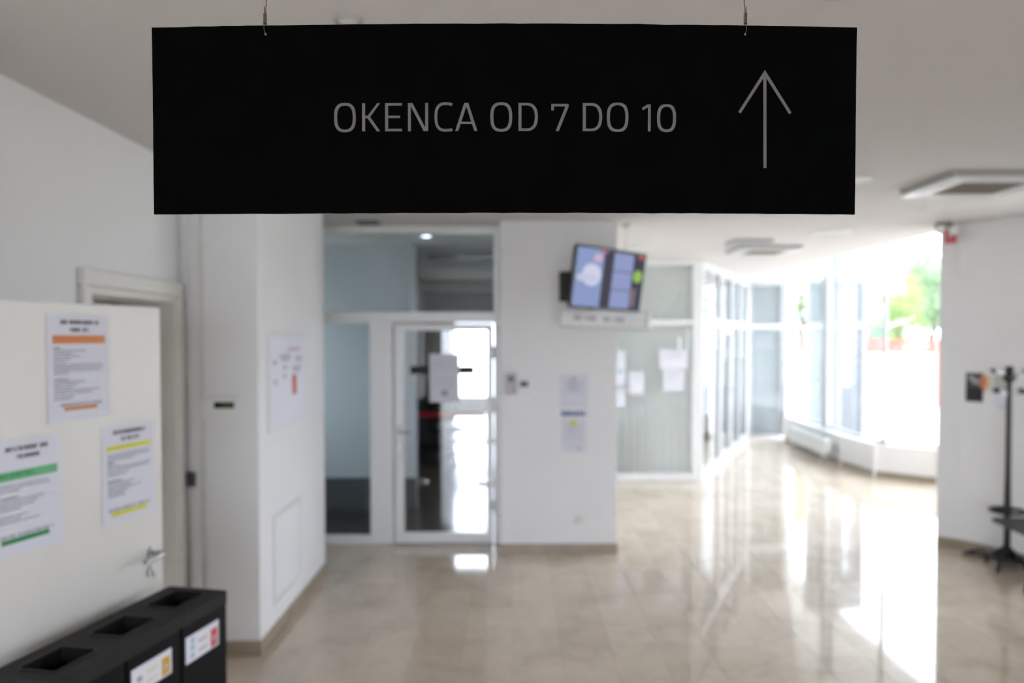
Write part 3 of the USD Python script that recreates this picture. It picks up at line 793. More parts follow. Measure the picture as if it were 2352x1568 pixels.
# ------------------------------------------------------------------ on the column
CF = 6.93
ic = thing('intercom', 'grey door intercom with a dark camera eye, on the column beside the glass door', 'intercom', (-0.058, CF, 1.395))
part('housing', box(0, 0.098, -0.03, 0, 0, 0.185, 0.006), M['grey_plastic'], ic)
part('camera_eye', trimesh.creation.cylinder(0.024, 0.008, sections=24).apply_transform(trimesh.transformations.rotation_matrix(math.pi / 2, (1, 0, 0))).apply_translation((0.05, -0.032, 0.135)), M['black'], ic)
part('call_button', box(0.014, 0.05, -0.034, -0.03, 0.02, 0.075, 0.003), M['pink'], ic, label='pinkish call button')
part('speaker_grille', box(0.058, 0.085, -0.032, -0.03, 0.02, 0.08, 0.001), M['ink_mid'], ic)
cr = thing('card_reader', 'pale card reader with a dark window, right of the intercom on the column', 'card reader', (0.062, CF, 1.39))
part('housing', box(0, 0.092, -0.026, 0, 0, 0.13, 0.006), M['white_plastic'], cr)
part('window', box(0.012, 0.078, -0.029, -0.026, 0.072, 0.118, 0.004), M['black'], cr)
n1 = thing('column_notice', 'white sheet with faint grey print, upper sheet on the column', 'notice', (0.42, CF - 0.0005, 1.275), group='sheets on the column')
part('sheet', curled_sheet(0.242, 0.29, 0.002), M['paper'], n1, smooth=True)
part('text', cat_([word_strokes(0.05, 0.21, z, z + 0.016, rr, -0.0022) for z in (0.135, 0.16, 0.19, 0.22)] + [box(0.10, 0.145, -0.0026, -0.0022, 0.245, 0.275)]), M['ink_pale'], n1)
n2 = thing('blue_label', 'narrow blue lettered strip between the two sheets on the column', 'label', (0.427, CF - 0.0005, 1.200))
part('strip', box(0, 0.24, -0.0012, 0, 0, 0.056), M['paper'], n2)
part('lettering', word_strokes(0.004, 0.226, 0.008, 0.050, rr, -0.0012, 0.0005), M['blue'], n2)
part('blue_bar', box(0.004, 0.20, -0.0016, -0.0012, 0.012, 0.030), M['blue'], n2)
n3 = thing('column_notice', 'white sheet with a yellow emblem, lower sheet on the column', 'notice', (0.432, CF - 0.0005, 0.890), group='sheets on the column')
part('sheet', curled_sheet(0.215, 0.295, 0.003), M['paper'], n3, smooth=True)
part('emblem', box(0.07, 0.135, -0.0030, -0.0024, 0.235, 0.275), M['yellow'], n3, label='yellow emblem')
part('text', cat_([word_strokes(0.05, 0.18, z, z + 0.013, rr, -0.0024) for z in (0.115, 0.14, 0.165, 0.19, 0.21)] + [box(0.13, 0.17, -0.0034, -0.0030, 0.02, 0.045)]), M['ink_pale'], n3)
so = thing('wall_socket', 'small yellowish socket low on the column', 'socket', (0.591, CF, 0.29))
part('plate', box(-0.04, 0.04, -0.008, 0, -0.04, 0.04, 0.004), M['white_plastic'], so)
part('cup', trimesh.creation.annulus(0.012, 0.022, 0.006, sections=24).apply_transform(trimesh.transformations.rotation_matrix(math.pi / 2, (1, 0, 0))).apply_translation((0, -0.010, 0)), M['cream'], so)

# television on its arm
tv = thing('television', 'flat screen tilted forward on a wall arm at the column, showing blue panels', 'television', (0.783, 6.417, 2.355), 41.3, tilt=(7.7, 1.7))
TW, THh = 0.84, 0.494
part('back_shell', box(-TW / 2 + 0.01, TW / 2 - 0.01, 0.012, 0.055, -THh / 2 + 0.01, THh / 2 - 0.01, 0.015), M['black'], tv)
b_ = 0.020
part('bezel', cat_(box(-TW / 2, TW / 2, -0.004, 0.014, THh / 2 - b_, THh / 2, 0.002), box(-TW / 2, TW / 2, -0.004, 0.014, -THh / 2, -THh / 2 + b_, 0.002), box(-TW / 2, -TW / 2 + b_, -0.004, 0.014, -THh / 2, THh / 2, 0.002), box(TW / 2 - b_, TW / 2, -0.004, 0.014, -THh / 2, THh / 2, 0.002)), M['dado'], tv)
scr = part('screen', box(-TW / 2 + b_, TW / 2 - b_, 0.002, 0.012, -THh / 2 + b_, THh / 2 - b_), glow('screen_dark', (72, 72, 84)), tv, label='lit screen')
SW, SH = TW - 2 * b_, THh - 2 * b_


def scr_rect(name, a, b, c, d, col, y=0.0015, shape=None):
    x0, x1 = -SW / 2 + a * SW, -SW / 2 + b * SW
    z0, z1 = -SH / 2 + c * SH, -SH / 2 + d * SH
    if shape == 'blob':
        m = upright(se((x0 + x1) / 2, (z0 + z1) / 2, (x1 - x0) / 2, (z1 - z0) / 2, 2.2, 24), y - 0.0003, 0.0003)
    else:
        m = box(x0, x1, y - 0.0003, y, z0, z1)
    part(name, m, glow(f'screen_{name}_{len(_used)}', col), scr)


scr_rect('picture', 0.0, 0.39, 0.0, 1.0, (140, 156, 198))
scr_rect('cloud', 0.10, 0.37, 0.36, 0.74, (208, 208, 230), 0.0011, 'blob')
scr_rect('cloud', 0.02, 0.33, 0.42, 0.56, (196, 200, 222), 0.0008, 'blob')
scr_rect('flower', 0.24, 0.37, 0.78, 0.92, (206, 178, 200), 0.0008, 'blob')
for k in range(3):
    scr_rect('list_panel', 0.54, 0.84, 0.01 + k * 0.33, 0.325 + k * 0.33, (146, 156, 198))
scr_rect('green_mark', 0.86, 1.0, 0.50, 0.72, (150, 192, 96), 0.0011, 'blob')
scr_rect('red_mark', 0.92, 1.0, 0.93, 1.0, (190, 110, 110))
scr_rect('red_mark', 0.33, 0.43, 0.95, 1.0, (190, 120, 130), 0.0011)
scr_rect('side_picture', 0.85, 0.93, 0.05, 0.38, (128, 112, 118))

br = thing('wall_bracket', 'black swivel arm holding the screen to the column', 'bracket', (0.47, CF, 2.33))
part('wall_plate', box(-0.06, 0.06, -0.02, 0, -0.13, 0.13, 0.004), M['black'], br)
part('arm', cat_(tube([(0, -0.02, 0), (0, -0.12, 0.0), (0.10, -0.30, 0.01), (0.19, -0.42, 0.02)], 0.022, 10), box(-0.03, 0.03, -0.16, -0.06, -0.10, 0.10, 0.008)), M['black'], br)
part('head_plate', move(box(-0.09, 0.09, -0.008, 0.012, -0.09, 0.09, 0.004), (0.235, -0.400, 0.02), 41.3), M['black'], br)
part('drop_bar', tube([(0.10, -0.30, 0.0), (0.10, -0.36, -0.12), (0.16, -0.55, -0.225), (0.22, -0.625, -0.24)], 0.012, 8), M['black'], br)

bx = thing('sign_box', 'white rectangular lettered sign box with grey edges, hung under the screen', 'sign', (0.724, 6.277, 2.032), -12.3, tilt=(-6.0, 2.9))
part('housing', box(-0.36, 0.36, 0.0, 0.045, -0.072, 0.072, 0.012), M['white_plastic'], bx)
part('face', box(-0.338, 0.322, -0.004, 0.002, -0.056, 0.058, 0.002), paint('sign_face', (0.92, 0.93, 0.94), 0.5), bx, label='white lettered face')
part('lettering', cat_(word_strokes(-0.235, -0.04, -0.016, 0.028, rr, -0.004, 0.0006), word_strokes(0.00, 0.20, -0.018, 0.022, rr, -0.004, 0.0006)), M['ink_mid'], bx, label='grey lettering', kind='stuff')

hk = thing('ceiling_hook', 'small grey ceiling fixing with a thin cable down beside the column, behind the screen', 'cable', (1.016, 7.10, C))
part('rose', lathe([(0, 0), (0.04, 0), (0.038, -0.02), (0.02, -0.04), (0, -0.042)][::-1], 20), M['grey_plastic'], hk, smooth=40)
part('cable', tube([(0, 0, -0.04), (-0.005, 0.0, -0.2), (0.01, 0.0, -0.42), (0.02, -0.02, -0.6)], 0.004, 8), M['alu'], hk)

# ------------------------------------------------------------------ ceiling fittings
def cassette(x0, x1, y0, y1, label):
    t = thing('ceiling_cassette', label, 'air conditioner', ((x0 + x1) / 2, (y0 + y1) / 2, C), group='ceiling air-conditioning cassettes')
    a, b = (x1 - x0) / 2, (y1 - y0) / 2
    o = Polygon([(-a, -b), (a, -b), (a, b), (-a, b)]).buffer(-0.03).buffer(0.03)
    ik = 0.60
    i_ = Polygon([(-a * ik, -b * ik), (a * ik, -b * ik), (a * ik, b * ik), (-a * ik, b * ik)]).buffer(-0.02).buffer(0.02)
    part('panel_frame', extrude(o.difference(i_), 0.016).apply_translation((0, 0, -0.05)), M['white_plastic'], t)
    part('side_band', extrude(o.buffer(-0.004).difference(o.buffer(-0.02)), 0.034).apply_translation((0, 0, -0.034)), M['grey_plastic'], t)
    g = part('intake_grille', extrude(i_.buffer(0.004), 0.004).apply_translation((0, 0, -0.043)), M['brown_grille'], t, label='taupe intake grille')
    n = 9
    for k in range(n):
        yy = -b * ik + (k + 0.5) * 2 * b * ik / n
        part('grille_bar', box(-a * ik, a * ik, yy - 0.005, yy + 0.005, -0.050, -0.043), M['brown_grille'], g)
    for sx, sy_ in ((1, 0), (-1, 0), (0, 1), (0, -1)):
        if sx:
            m = box(sx * a * 0.80 - 0.022, sx * a * 0.80 + 0.022, -b * 0.62, b * 0.62, -0.058, -0.050, 0.003)
        else:
            m = box(-a * 0.62, a * 0.62, sy_ * b * 0.80 - 0.022, sy_ * b * 0.80 + 0.022, -0.058, -0.050, 0.003)
        part('louvre', m, M['white_plastic'], t)


cassette(2.655, 3.355, 4.82, 5.50, 'square ceiling air-conditioning cassette nearest the viewer, at the right edge')
cassette(2.515, 3.205, 8.74, 9.44, 'square ceiling air-conditioning cassette farther down the hall')
t = thing('ceiling_vent', 'small grey square ceiling box in front of the far air-conditioning cassette', 'vent', (2.49, 8.39, C))
part('frame', cat_(box(-0.2, 0.2, -0.19, -0.15, -0.03, 0), box(-0.2, 0.2, 0.15, 0.19, -0.03, 0), box(-0.2, -0.16, -0.15, 0.15, -0.03, 0), box(0.16, 0.2, -0.15, 0.15, -0.03, 0)), M['grey_plastic'], t)
for k in range(5):
    part('slat', box(-0.16, 0.16, -0.13 + k * 0.06, -0.09 + k * 0.06, -0.026, -0.018), M['grey_plastic'], t)
t = thing('ceiling_downlight', 'dark square downlight in the ceiling before the glass partition', 'ceiling light', (-1.26, 7.02, C))
part('frame', cat_(box(-0.095, 0.095, -0.095, -0.075, -0.012, 0), box(-0.095, 0.095, 0.075, 0.095, -0.012, 0), box(-0.095, -0.075, -0.075, 0.075, -0.012, 0), box(0.075, 0.095, -0.075, 0.075, -0.012, 0)), M['dado'], t)
part('lens', box(-0.075, 0.075, -0.075, 0.075, -0.008, -0.001), M['black'], t)


def disc(x, y, r, label, mat='white_plastic'):
    t = thing('ceiling_disc', label, 'ceiling fitting', (x, y, C), group='round ceiling covers')
    part('rim', trimesh.creation.annulus(r * 0.86, r, 0.014, sections=40).apply_translation((0, 0, -0.007)), M[mat], t)
    part('cover', lathe([(0, -0.012), (r * 0.6, -0.011), (r * 0.86, -0.004), (r * 0.86, 0.0)], 40), M['white_plastic'], t, smooth=40)


disc(-0.515, 2.54, 0.045, 'tiny round ceiling cover just above the top edge of the black sign', 'grey_plastic')
disc(2.19, 5.08, 0.09, 'round ceiling cover beside the right end of the black sign')
disc(3.06, 7.65, 0.18, 'large round flush ceiling light near the window bay')
disc(1.45, 8.95, 0.15, 'round flush ceiling light to the right of the screen')
disc(0.94, 2.265, 0.10, 'round ceiling cover at the top edge of the picture, by the right wire', 'grey_plastic')

t = thing('emergency_light', 'twin-headed emergency lamp on the ceiling at the right wall end', 'emergency light', (3.80, 7.04, C))
part('housing', box(-0.06, 0.06, -0.04, 0.04, -0.04, 0, 0.008), M['brown_grille'], t)
for s in (-1, 1):
    part('lamp_head', lathe([(0, 0), (0.03, 0.0), (0.042, 0.035), (0.040, 0.05), (0, 0.052)], 24).apply_transform(trimesh.transformations.rotation_matrix(math.pi / 2 + 0.25, (1, 0, 0))).apply_translation((s * 0.062, -0.02, -0.062)), M['white_plastic'], t, smooth=40)
    part('neck', tube([(s * 0.04, 0, -0.03), (s * 0.06, -0.02, -0.06)], 0.01, 8), M['white_plastic'], t)
ndeg = math.degrees(math.atan2(-0.11, 0.13))
t = thing('alarm_sounder', 'small red alarm box with a pale centre high on the right wall end', 'alarm', (3.884, 7.18, 2.73), ndeg)
part('housing', box(0.01, 0.10, -0.045, 0, 0, 0.125, 0.008), M['red'], t)
part('lens', box(0.035, 0.075, -0.055, -0.045, 0.05, 0.075, 0.004), M['pink'], t)

# ------------------------------------------------------------------ glazed partitions of the bright hall
def blinds(name, label, p, q, z0, z1, pitch, width, ang, mat='slat', jit=4):
    """vertical louvre blind between p and q; every louvre is a part."""
    t = thing(name, label, 'blind')
    p, q = np.array(p, float), np.array(q, float)
    L = np.linalg.norm(q - p)
    d = (q - p) / L
    base = math.degrees(math.atan2(d[1], d[0]))
    part('head_rail', wallseg(p, q, z1, z1 + 0.04, 0.04, 1), M['frame'], t)
    n = int(L / pitch)
    for k in range(n):
        c = p + d * (k + 0.5) * pitch
        a = ang + rng.uniform(-jit, jit)
        part('louvre', move(box(-width / 2, width / 2, 0.0, 0.0008, z0 + rng.uniform(0, .01), z1), (c[0], c[1], 0), base + a), M[mat], t)
    return t


# A: facing the viewer
AY = 10.40
wa = thing('window_3', 'white framed glass partition right of the column, hung with pale vertical blinds', 'glass partition', kind='structure')
for nm, a, b, z0, z1 in (('head_rail', 0.90, 2.50, 2.83, C), ('transom', 0.90, 2.36, 2.05, 2.115), ('sill_rail', 0.90, 2.36, 0.0, 0.105), ('corner_post', 2.36, 2.50, 0.0, 2.83)):
    part(nm, box(a, b, AY, AY + 0.06, z0, z1, 0.004), M['frame'], wa)
part('upper_pane', box(0.90, 2.36, AY + 0.026, AY + 0.034, 2.11, 2.84), M['glass'], wa)
part('lower_pane', box(0.90, 2.36, AY + 0.026, AY + 0.034, 0.10, 2.055), M['glass'], wa)
blinds('vertical_blind', 'pale vertical blind in the partition right of the column', (0.92, AY + 0.13), (2.44, AY + 0.13), 0.03, 2.80, 0.108, 0.104, -8, jit=6)
for x0, z0, w, h, lab in ((1.335, 1.26, 0.155, 0.44, 'tall white sheet with a blue strip, left on the partition right of the column'), (1.335, 0.972, 0.15, 0.25, 'white sheet below the blue strip, lowest on the partition right of the column'),
                          (1.53, 1.145, 0.20, 0.29, 'white sheet beside the blue-striped sheet on the partition'), (1.93, 1.47, 0.375, 0.26, 'wide white sheet, upper right on the partition'), (1.985, 1.185, 0.27, 0.275, 'white sheet under the wide one, right on the partition')):
    t = thing('partition_notice', lab, 'notice', (x0, AY + 0.0255, z0), group='sheets on the partition right of the column')
    part('sheet', curled_sheet(w, h, 0.002), M['paper_cool'], t, smooth=True)
    if 'tall' in lab:
        part('blue_strip', box(0.01, w - 0.02, -0.0028, -0.0020, 0.155, 0.205), M['lightblue'], t, label='blue strip')
    part('text', cat_([word_strokes(w * 0.15, w * 0.8, z, z + 0.012, rr, -0.0024) for z in np.linspace(h * 0.55, h * 0.85, 3)]), M['ink_pale'], t)
t = thing('filing_cabinet', 'low grey cabinet dimly seen behind the blind right of the column', 'cabinet', (1.20, 10.95, 0))
part('body', box(0, 0.62, 0.015, 0.45, 0.0, 0.78, 0.004), M['dado'], t)
for k in range(3):
    dr = part('drawer', box(0.01, 0.61, 0, 0.015, 0.03 + k * 0.25, 0.265 + k * 0.25, 0.003), M['dado'], t)
    part('pull', box(0.24, 0.38, -0.012, 0, 0.15 + k * 0.25, 0.165 + k * 0.25, 0.002), M['alu'], dr)

# B: running away from the viewer
BP, BQ = np.array([2.50, 10.46]), np.array([4.36, 14.66])
BLn = np.linalg.norm(BQ - BP)
bdir = (BQ - BP) / BLn


def bseg(s0, s1, z0, z1, th, off=0.0):
    nrm = np.array([-bdir[1], bdir[0]])
    a = BP + bdir * s0 + nrm * off
    b = BP + bdir * s1 + nrm * off
    return wallseg(a, b, z0, z1, th, 1)


wb = thing('window_4', 'white framed glazed partition running back from the corner post, with a glass door', 'glass partition', kind='structure')
posts = [(0.0, 0.10), (1.42, 1.54), (2.52, 2.64), (3.42, 3.54), (4.44, 4.56)]
for a, b in posts:
    part('post', bseg(a, b, 0, C, 0.07), M['frame_far'], wb)
for (a, b), (c_, d_) in zip(posts[:-1], posts[1:]):
    part('head_rail', bseg(b, c_, 2.80, C, 0.06, 0.005), M['frame_far'], wb)
    part('transom', bseg(b, c_, 2.04, 2.14, 0.06, 0.005), M['frame_far'], wb)
    part('pane', bseg(b - .004, c_ + .004, 2.13, 2.81, 0.008, 0.03), M['glass'], wb)
    if b != 2.64 and b != 1.54:
        pass
    if b != 1.54:
        part('sill_rail', bseg(b, c_, 0, 0.11, 0.06, 0.005), M['frame_far'], wb)
        part('pane', bseg(b - .004, c_ + .004, 0.10, 2.05, 0.008, 0.03), M['glass'], wb)
d3 = thing('door_3', 'white framed glass door in the far partition', 'door', kind='structure')
part('stile', bseg(1.545, 1.635, 0.01, 2.035, 0.05, 0.008), M['frame_far'], d3)
part('stile', bseg(2.425, 2.515, 0.01, 2.035, 0.05, 0.008), M['frame_far'], d3)
part('top_rail', bseg(1.635, 2.425, 1.94, 2.035, 0.05, 0.008), M['frame_far'], d3)
part('bottom_rail', bseg(1.635, 2.425, 0.01, 0.12, 0.05, 0.008), M['frame_far'], d3)
part('pane', bseg(1.63, 2.43, 0.115, 1.945, 0.008, 0.03), M['glass'], d3)
part('sticker', bseg(1.95, 2.12, 1.52, 1.62, 0.002, 0.026), M['ink_mid'], d3, label='small dark sticker on the glass')
nrm_b = np.array([-bdir[1], bdir[0]])
hp_ = BP + bdir * 2.47 - nrm_b * 0.0
part('handle', cat_(tube([(hp_[0], hp_[1], 1.05), (hp_[0] + 0.05, hp_[1] - 0.03, 1.05), (hp_[0] + 0.03, hp_[1] - 0.12, 1.05)], 0.012, 8)), M['steel'], d3)

_o = np.array([-bdir[1], bdir[0]]) * 0.16
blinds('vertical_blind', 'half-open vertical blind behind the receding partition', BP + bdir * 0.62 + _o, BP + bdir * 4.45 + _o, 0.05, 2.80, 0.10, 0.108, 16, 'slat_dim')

# C: closing the bright hall
CY = 14.87
wc = thing('window_5', 'white framed glass partition at the far end with a drawn vertical blind', 'glass partition', kind='structure')
for nm, a, b, z0, z1 in (('post', 4.36, 4.47, 0, C), ('post', 5.10, 5.20, 0, SLAB), ('head_rail', 4.47, 5.10, 2.86, C), ('transom', 4.47, 5.10, 2.03, 2.13), ('sill_rail', 4.47, 5.10, 0, 0.05)):
    part(nm, box(a, b, CY, CY + 0.07, z0, z1, 0.004), M['frame_far'], wc)
part('upper_pane', box(4.46, 5.11, CY + 0.03, CY + 0.038, 2.12, 2.87), M['glass'], wc)
part('lower_pane', box(4.46, 5.11, CY + 0.03, CY + 0.038, 0.045, 2.04), M['glass'], wc)
blinds('vertical_blind', 'grey-green vertical blind in the far end partition', (4.47, CY + 0.15), (5.10, CY + 0.15), 0.06, 2.84, 0.10, 0.112, 14, 'slat_grey')

# outer glazing of the rooms behind
wr = thing('window_6', 'outer window of the glazed room behind the partitions', 'window', kind='structure')
for k, xx in enumerate((0.95, 1.95, 3.3, 4.3, 5.24)):
    part('post', box(xx, xx + 0.07, 16.1, 16.18, 0, C), M['frame'], wr)
for a, b, z in ((1.02, 1.95, 0.4), (2.02, 3.3, C), (3.37, 4.3, 0.9), (4.37, 5.24, C)):  # full-height bays filled in to keep outside light off the blinds
    part('sill_wall', box(a, b, 16.1, 16.18, 0, z), M['wall'], wr)
    if z < C:
        part('pane', box(a, b, 16.13, 16.138, z, C), M['glass'], wr)
structure('wall_room_end', 'end wall of the glazed room', 'wall', [('wall_panel', box(5.22, 5.32, 14.95, 16.18, 0, C))], M['wall'])

t = thing('window_8', 'added side window in the right wall, lighting the hall from out of the picture', 'window', kind='structure')  # unseen window added to light the wall block and column
part('pane', wallseg((4.62, 5.0), (4.46, 6.45), 0.6, 2.6, 0.008, -1), M['glass'], t)
for q in (0.0, 0.5, 1.0):
    part('post', move(box(-0.03, 0.03, -0.03, 0.03, 0.6, 2.6), (4.62 - 0.16 * q, 5.03 + 1.39 * q, 0)), M['frame'], t)

# D: the window bay
DP = [(5.12, 14.86), (4.97, 14.45), (4.83, 11.62), (4.90, 10.72), (5.47, 10.18), (6.6, 9.62), (7.45, 9.3), (7.6, 7.45)]  # last leg, out of view, glazed to let in more light
pz = 0.42
pw = thing('wall_parapet', 'low white parapet wall under the bright window bay', 'wall', kind='structure')
sk = []
for a, b in zip(DP[1:-1], DP[2:]):
    part('parapet', wallseg(a, b, 0, pz, 0.26, 1), M['wall'], pw)
    sk.append((a, b))
part('parapet_joint', cat_(*[trimesh.creation.cylinder(0.02, pz, sections=16).apply_translation((p_[0], p_[1], pz / 2)) for p_ in DP[2:-1]]), M['wall'], pw)
skirting('baseboard_window', 'brown marble skirting along the foot of the window parapet', [(a, b) for a, b in sk[:4]])
ws = thing('trim_3', 'white window sill capping the parapet', 'window sill', kind='structure')
for a, b in sk:
    part('sill', wallseg(np.array(a) - 0.0, np.array(b), pz, pz + 0.025, 0.27, 1), M['frame'], ws)


def off(a, b, s, o):
    a, b = np.array(a, float), np.array(b, float)
    d = (b - a) / np.linalg.norm(b - a)
    return a + d * s + np.array([-d[1], d[0]]) * o


wd = thing('window_7', 'tall bright window bay over the white parapet on the right', 'window', kind='structure')
for i, (a, b) in enumerate(zip(DP[1:-1], DP[2:])):
    p_, q_ = off(a, b, 0, 0.16), off(a, b, np.linalg.norm(np.array(b) - np.array(a)), 0.16)
    part('pane', wallseg(p_, q_, pz + 0.025, SLAB, 0.008, 1), M['glass'], wd)
    part('bottom_rail', wallseg(off(a, b, 0, 0.14), off(a, b, np.linalg.norm(np.array(b) - np.array(a)), 0.14), pz + 0.025, pz + 0.065, 0.05, 1), M['frame_far'], wd)


def mull(name, p, w, d, rz):
    part(name, move(box(-w / 2, w / 2, -d / 2, d / 2, pz + 0.02, SLAB, 0.004), (p[0], p[1], 0), rz), M['frame_far'], wd)


mull('mullion', (5.005, 12.62), 0.10, 0.16, 2)
part('gasket', box(5.056, 5.105, 12.57, 12.69, pz + 0.03, SLAB - 0.01), M['dado'], wd, label='dark strip standing in for the shaded side of the mullion')  # painted shade: dark strip for the unlit side face of the mullion
mull('mullion', (5.06, 10.80), 0.045, 0.05, 20)
mull('mullion', (5.72, 10.25), 0.05, 0.06, -30)
mull('mullion', (6.7, 9.78), 0.05, 0.06, -25)

ra = thing('radiator', 'long low white convector radiator under the window bay', 'radiator', (0, 0, 0))
RA, RB = np.array([4.735, 11.76]), np.array([4.83, 13.62])
rd = (RB - RA) / np.linalg.norm(RB - RA)
rl = np.linalg.norm(RB - RA)


def rbox(s0, s1, o0, o1, z0, z1, bev):
    a = math.degrees(math.atan2(rd[1], rd[0]))
    return move(box(s0, s1, o0, o1, z0, z1, bev), (RA[0], RA[1], 0), a)


part('casing', rbox(0, rl, 0.0, 0.095, 0.125, 0.365, 0.012), M['white_plastic'], ra)
part('top_grille', cat_(*[rbox(0.03 + k * 0.05, 0.06 + k * 0.05, 0.012, 0.083, 0.364, 0.370, 0.001) for k in range(int((rl - 0.06) / 0.05))]), M['grey_plastic'], ra)
part('valve', cat_(rbox(-0.05, 0.002, 0.03, 0.07, 0.15, 0.19, 0.008)), M['steel'], ra)
for s in (0.2, rl - 0.2):
    part('foot', rbox(s - 0.02, s + 0.02, 0.02, 0.08, 0.0, 0.127, 0.003), M['alu'], ra)

# ------------------------------------------------------------------ right wall: pictures, coat stand, chair
FRZ = math.degrees(math.atan2(-0.24, 0.16))
fd = np.array([0.16, -0.24]) / math.hypot(0.16, 0.24)


def fpt(s, z):
    return (3.99 + fd[0] * s - 0.0005, 7.09 + fd[1] * s - 0.0005, z)


t = thing('wall_picture', 'dark grey-green photograph with a pale streak, pinned on the right wall', 'picture', fpt(0.055, 1.325), FRZ)
part('print', box(0, 0.145, -0.004, 0, 0, 0.255), M['dado'], t)
part('pale_streak', upright(P([(0.01, 0.225), (0.04, 0.235), (0.115, 0.19), (0.11, 0.15), (0.06, 0.165)]), -0.0044, 0.0004), M['ink_mid'], t)
part('dark_band', box(0.015, 0.135, -0.0044, -0.004, 0.02, 0.12), M['black'], t)
t = thing('wall_collage', 'orange and yellow cut-out card overlapping the edge of the dark picture', 'card', fpt(0.178, 1.44), FRZ)
part('orange_piece', upright(P([(0, 0.03), (0.03, -0.03), (0.055, 0.04), (0.055, 0.12), (0.0, 0.11)]), -0.0065, 0.002), M['orange'], t)
part('yellow_piece', upright(P([(0.057, 0.0), (0.095, 0.02), (0.10, 0.12), (0.057, 0.12)]), -0.0065, 0.002), M['cream'], t)
FRZ2 = math.degrees(math.atan2(-0.40, 0.16))
fd2 = np.array([0.16, -0.40]) / math.hypot(0.16, 0.40)


def fpt2(s, z):
    return (4.15 + fd2[0] * s - 0.001, 6.85 + fd2[1] * s - 0.0004, z)


t = thing('wall_card', 'pale green card on the right wall behind the coat stand hooks', 'card', fpt2(0.006, 1.45), FRZ2)
part('card', box(0, 0.12, -0.002, 0, 0, 0.12), paint('pale_green_card', (0.50, 0.56, 0.48), 0.8), t)
part('grey_patch', box(0.02, 0.10, -0.0024, -0.002, 0.01, 0.05), M['ink_pale'], t)
t = thing('wall_note', 'pale blue-white note sheet under the green card behind the coat stand', 'note', fpt2(0.01, 1.27), FRZ2)
part('sheet', curled_sheet(0.115, 0.16, 0.004), M['paper_cool'], t, smooth=True)
part('scribble', word_strokes(0.05, 0.105, 0.02, 0.034, rr, -0.0052), M['ink_mid'], t)

cs = thing('coat_stand', 'black coat stand with ball-ended hooks against the right wall', 'coat stand', (4.065, 6.50, 0))
part('pole', lathe([(0, 0.06), (0.027, 0.06), (0.026, 0.55), (0.023, 0.9), (0.021, 1.53), (0, 1.53)], 20), M['black'], cs, smooth=40)
part('top_knob', lathe([(0, 1.53), (0.035, 1.53), (0.052, 1.56), (0.050, 1.59), (0.026, 1.605), (0.034, 1.63), (0.026, 1.655), (0, 1.66)], 24), M['black'], cs, smooth=40)
for k in range(4):
    a = math.radians(196 + k * 90)
    c_, s_ = math.cos(a), math.sin(a)
    hk_ = part('upper_hook', tube([(0.03 * c_, 0.03 * s_, 1.585), (0.10 * c_, 0.10 * s_, 1.60), (0.155 * c_, 0.155 * s_, 1.615)], 0.0065, 8), M['alu'], cs, label='thin metal hook')
    part('hook_ball', sphere((0.16 * c_, 0.16 * s_, 1.617), 0.018, 2), M['black'], hk_, smooth=True)
    a2 = math.radians(190 + 45 * 0 + k * 90 + 6)
    c2, s2 = math.cos(a2), math.sin(a2)
    lk = part('lower_hook', tube([(0.02 * c2, 0.02 * s2, 1.43), (0.08 * c2, 0.08 * s2, 1.435), (0.12 * c2, 0.12 * s2, 1.45)], 0.007, 8), M['alu'], cs)
    part('hook_tip', move(trimesh.creation.capsule(0.022, 0.018, count=(12, 12)).apply_transform(trimesh.transformations.rotation_matrix(math.pi / 2, (0, 1, 0))), (0.125 * c2, 0.125 * s2, 1.455)), M['black'], lk, smooth=True)
part('umbrella_ring', trimesh.creation.torus(0.125, 0.014, major_sections=40, minor_sections=10).apply_translation((0, 0, 0.47)), M['black'], cs, smooth=True)
part('ring_spokes', cat_(*[tube([(0.02 * math.cos(a), 0.02 * math.sin(a), 0.47), (0.12 * math.cos(a), 0.12 * math.sin(a), 0.47)], 0.008, 8) for a in (0.4, 0.4 + 2.1, 0.4 + 4.2)]), M['black'], cs)
part('drip_tray', lathe([(0, 0.05), (0.10, 0.05), (0.13, 0.065), (0.13, 0.10), (0.12, 0.10), (0.10, 0.065), (0, 0.065)], 28), M['black'], cs, smooth=40)
for k in range(4):
    a = math.radians(215 + k * 90)
    c_, s_ = math.cos(a), math.sin(a)
    part('foot', tube([(0.02 * c_, 0.02 * s_, 0.16), (0.09 * c_, 0.09 * s_, 0.10), (0.145 * c_, 0.145 * s_, 0.03), (0.165 * c_, 0.165 * s_, 0.014)], [0.02, 0.02, 0.017, 0.014], 10), M['black'], cs)

ch = thing('black_chair', 'black chair cut by the right edge of the picture, in front of the coat stand', 'chair', (3.80, 5.84, 0), -4)
part('seat', box(0, 0.40, 0, 0.50, 0.415, 0.455, 0.012), M['black'], ch)
part('backrest', box(0.395, 0.425, 0.03, 0.47, 0.55, 0.88, 0.01), M['black'], ch)
for a, b, c_, d_ in ((0.05, 0.05, 0.0, 0.0), (0.36, 0.05, 0.40, 0.0), (0.10, 0.40, 0.06, 0.52), (0.36, 0.45, 0.40, 0.50)):
    part('leg', tube([(a, b, 0.42), (c_, d_, 0.0)], 0.013, 10), M['black'], ch)
part('back_support', cat_(tube([(0.38, 0.08, 0.43), (0.41, 0.08, 0.60)], 0.012, 8), tube([(0.38, 0.42, 0.43), (0.41, 0.42, 0.60)], 0.012, 8)), M['black'], ch)
lp = [(4.00 + 0.10 * math.cos(a) * 0.9, 6.83 + 0.065 * math.sin(a), 0.014 + 0.012 * (1 + math.sin(a * 2))) for a in np.linspace(0, 2 * math.pi, 40)]
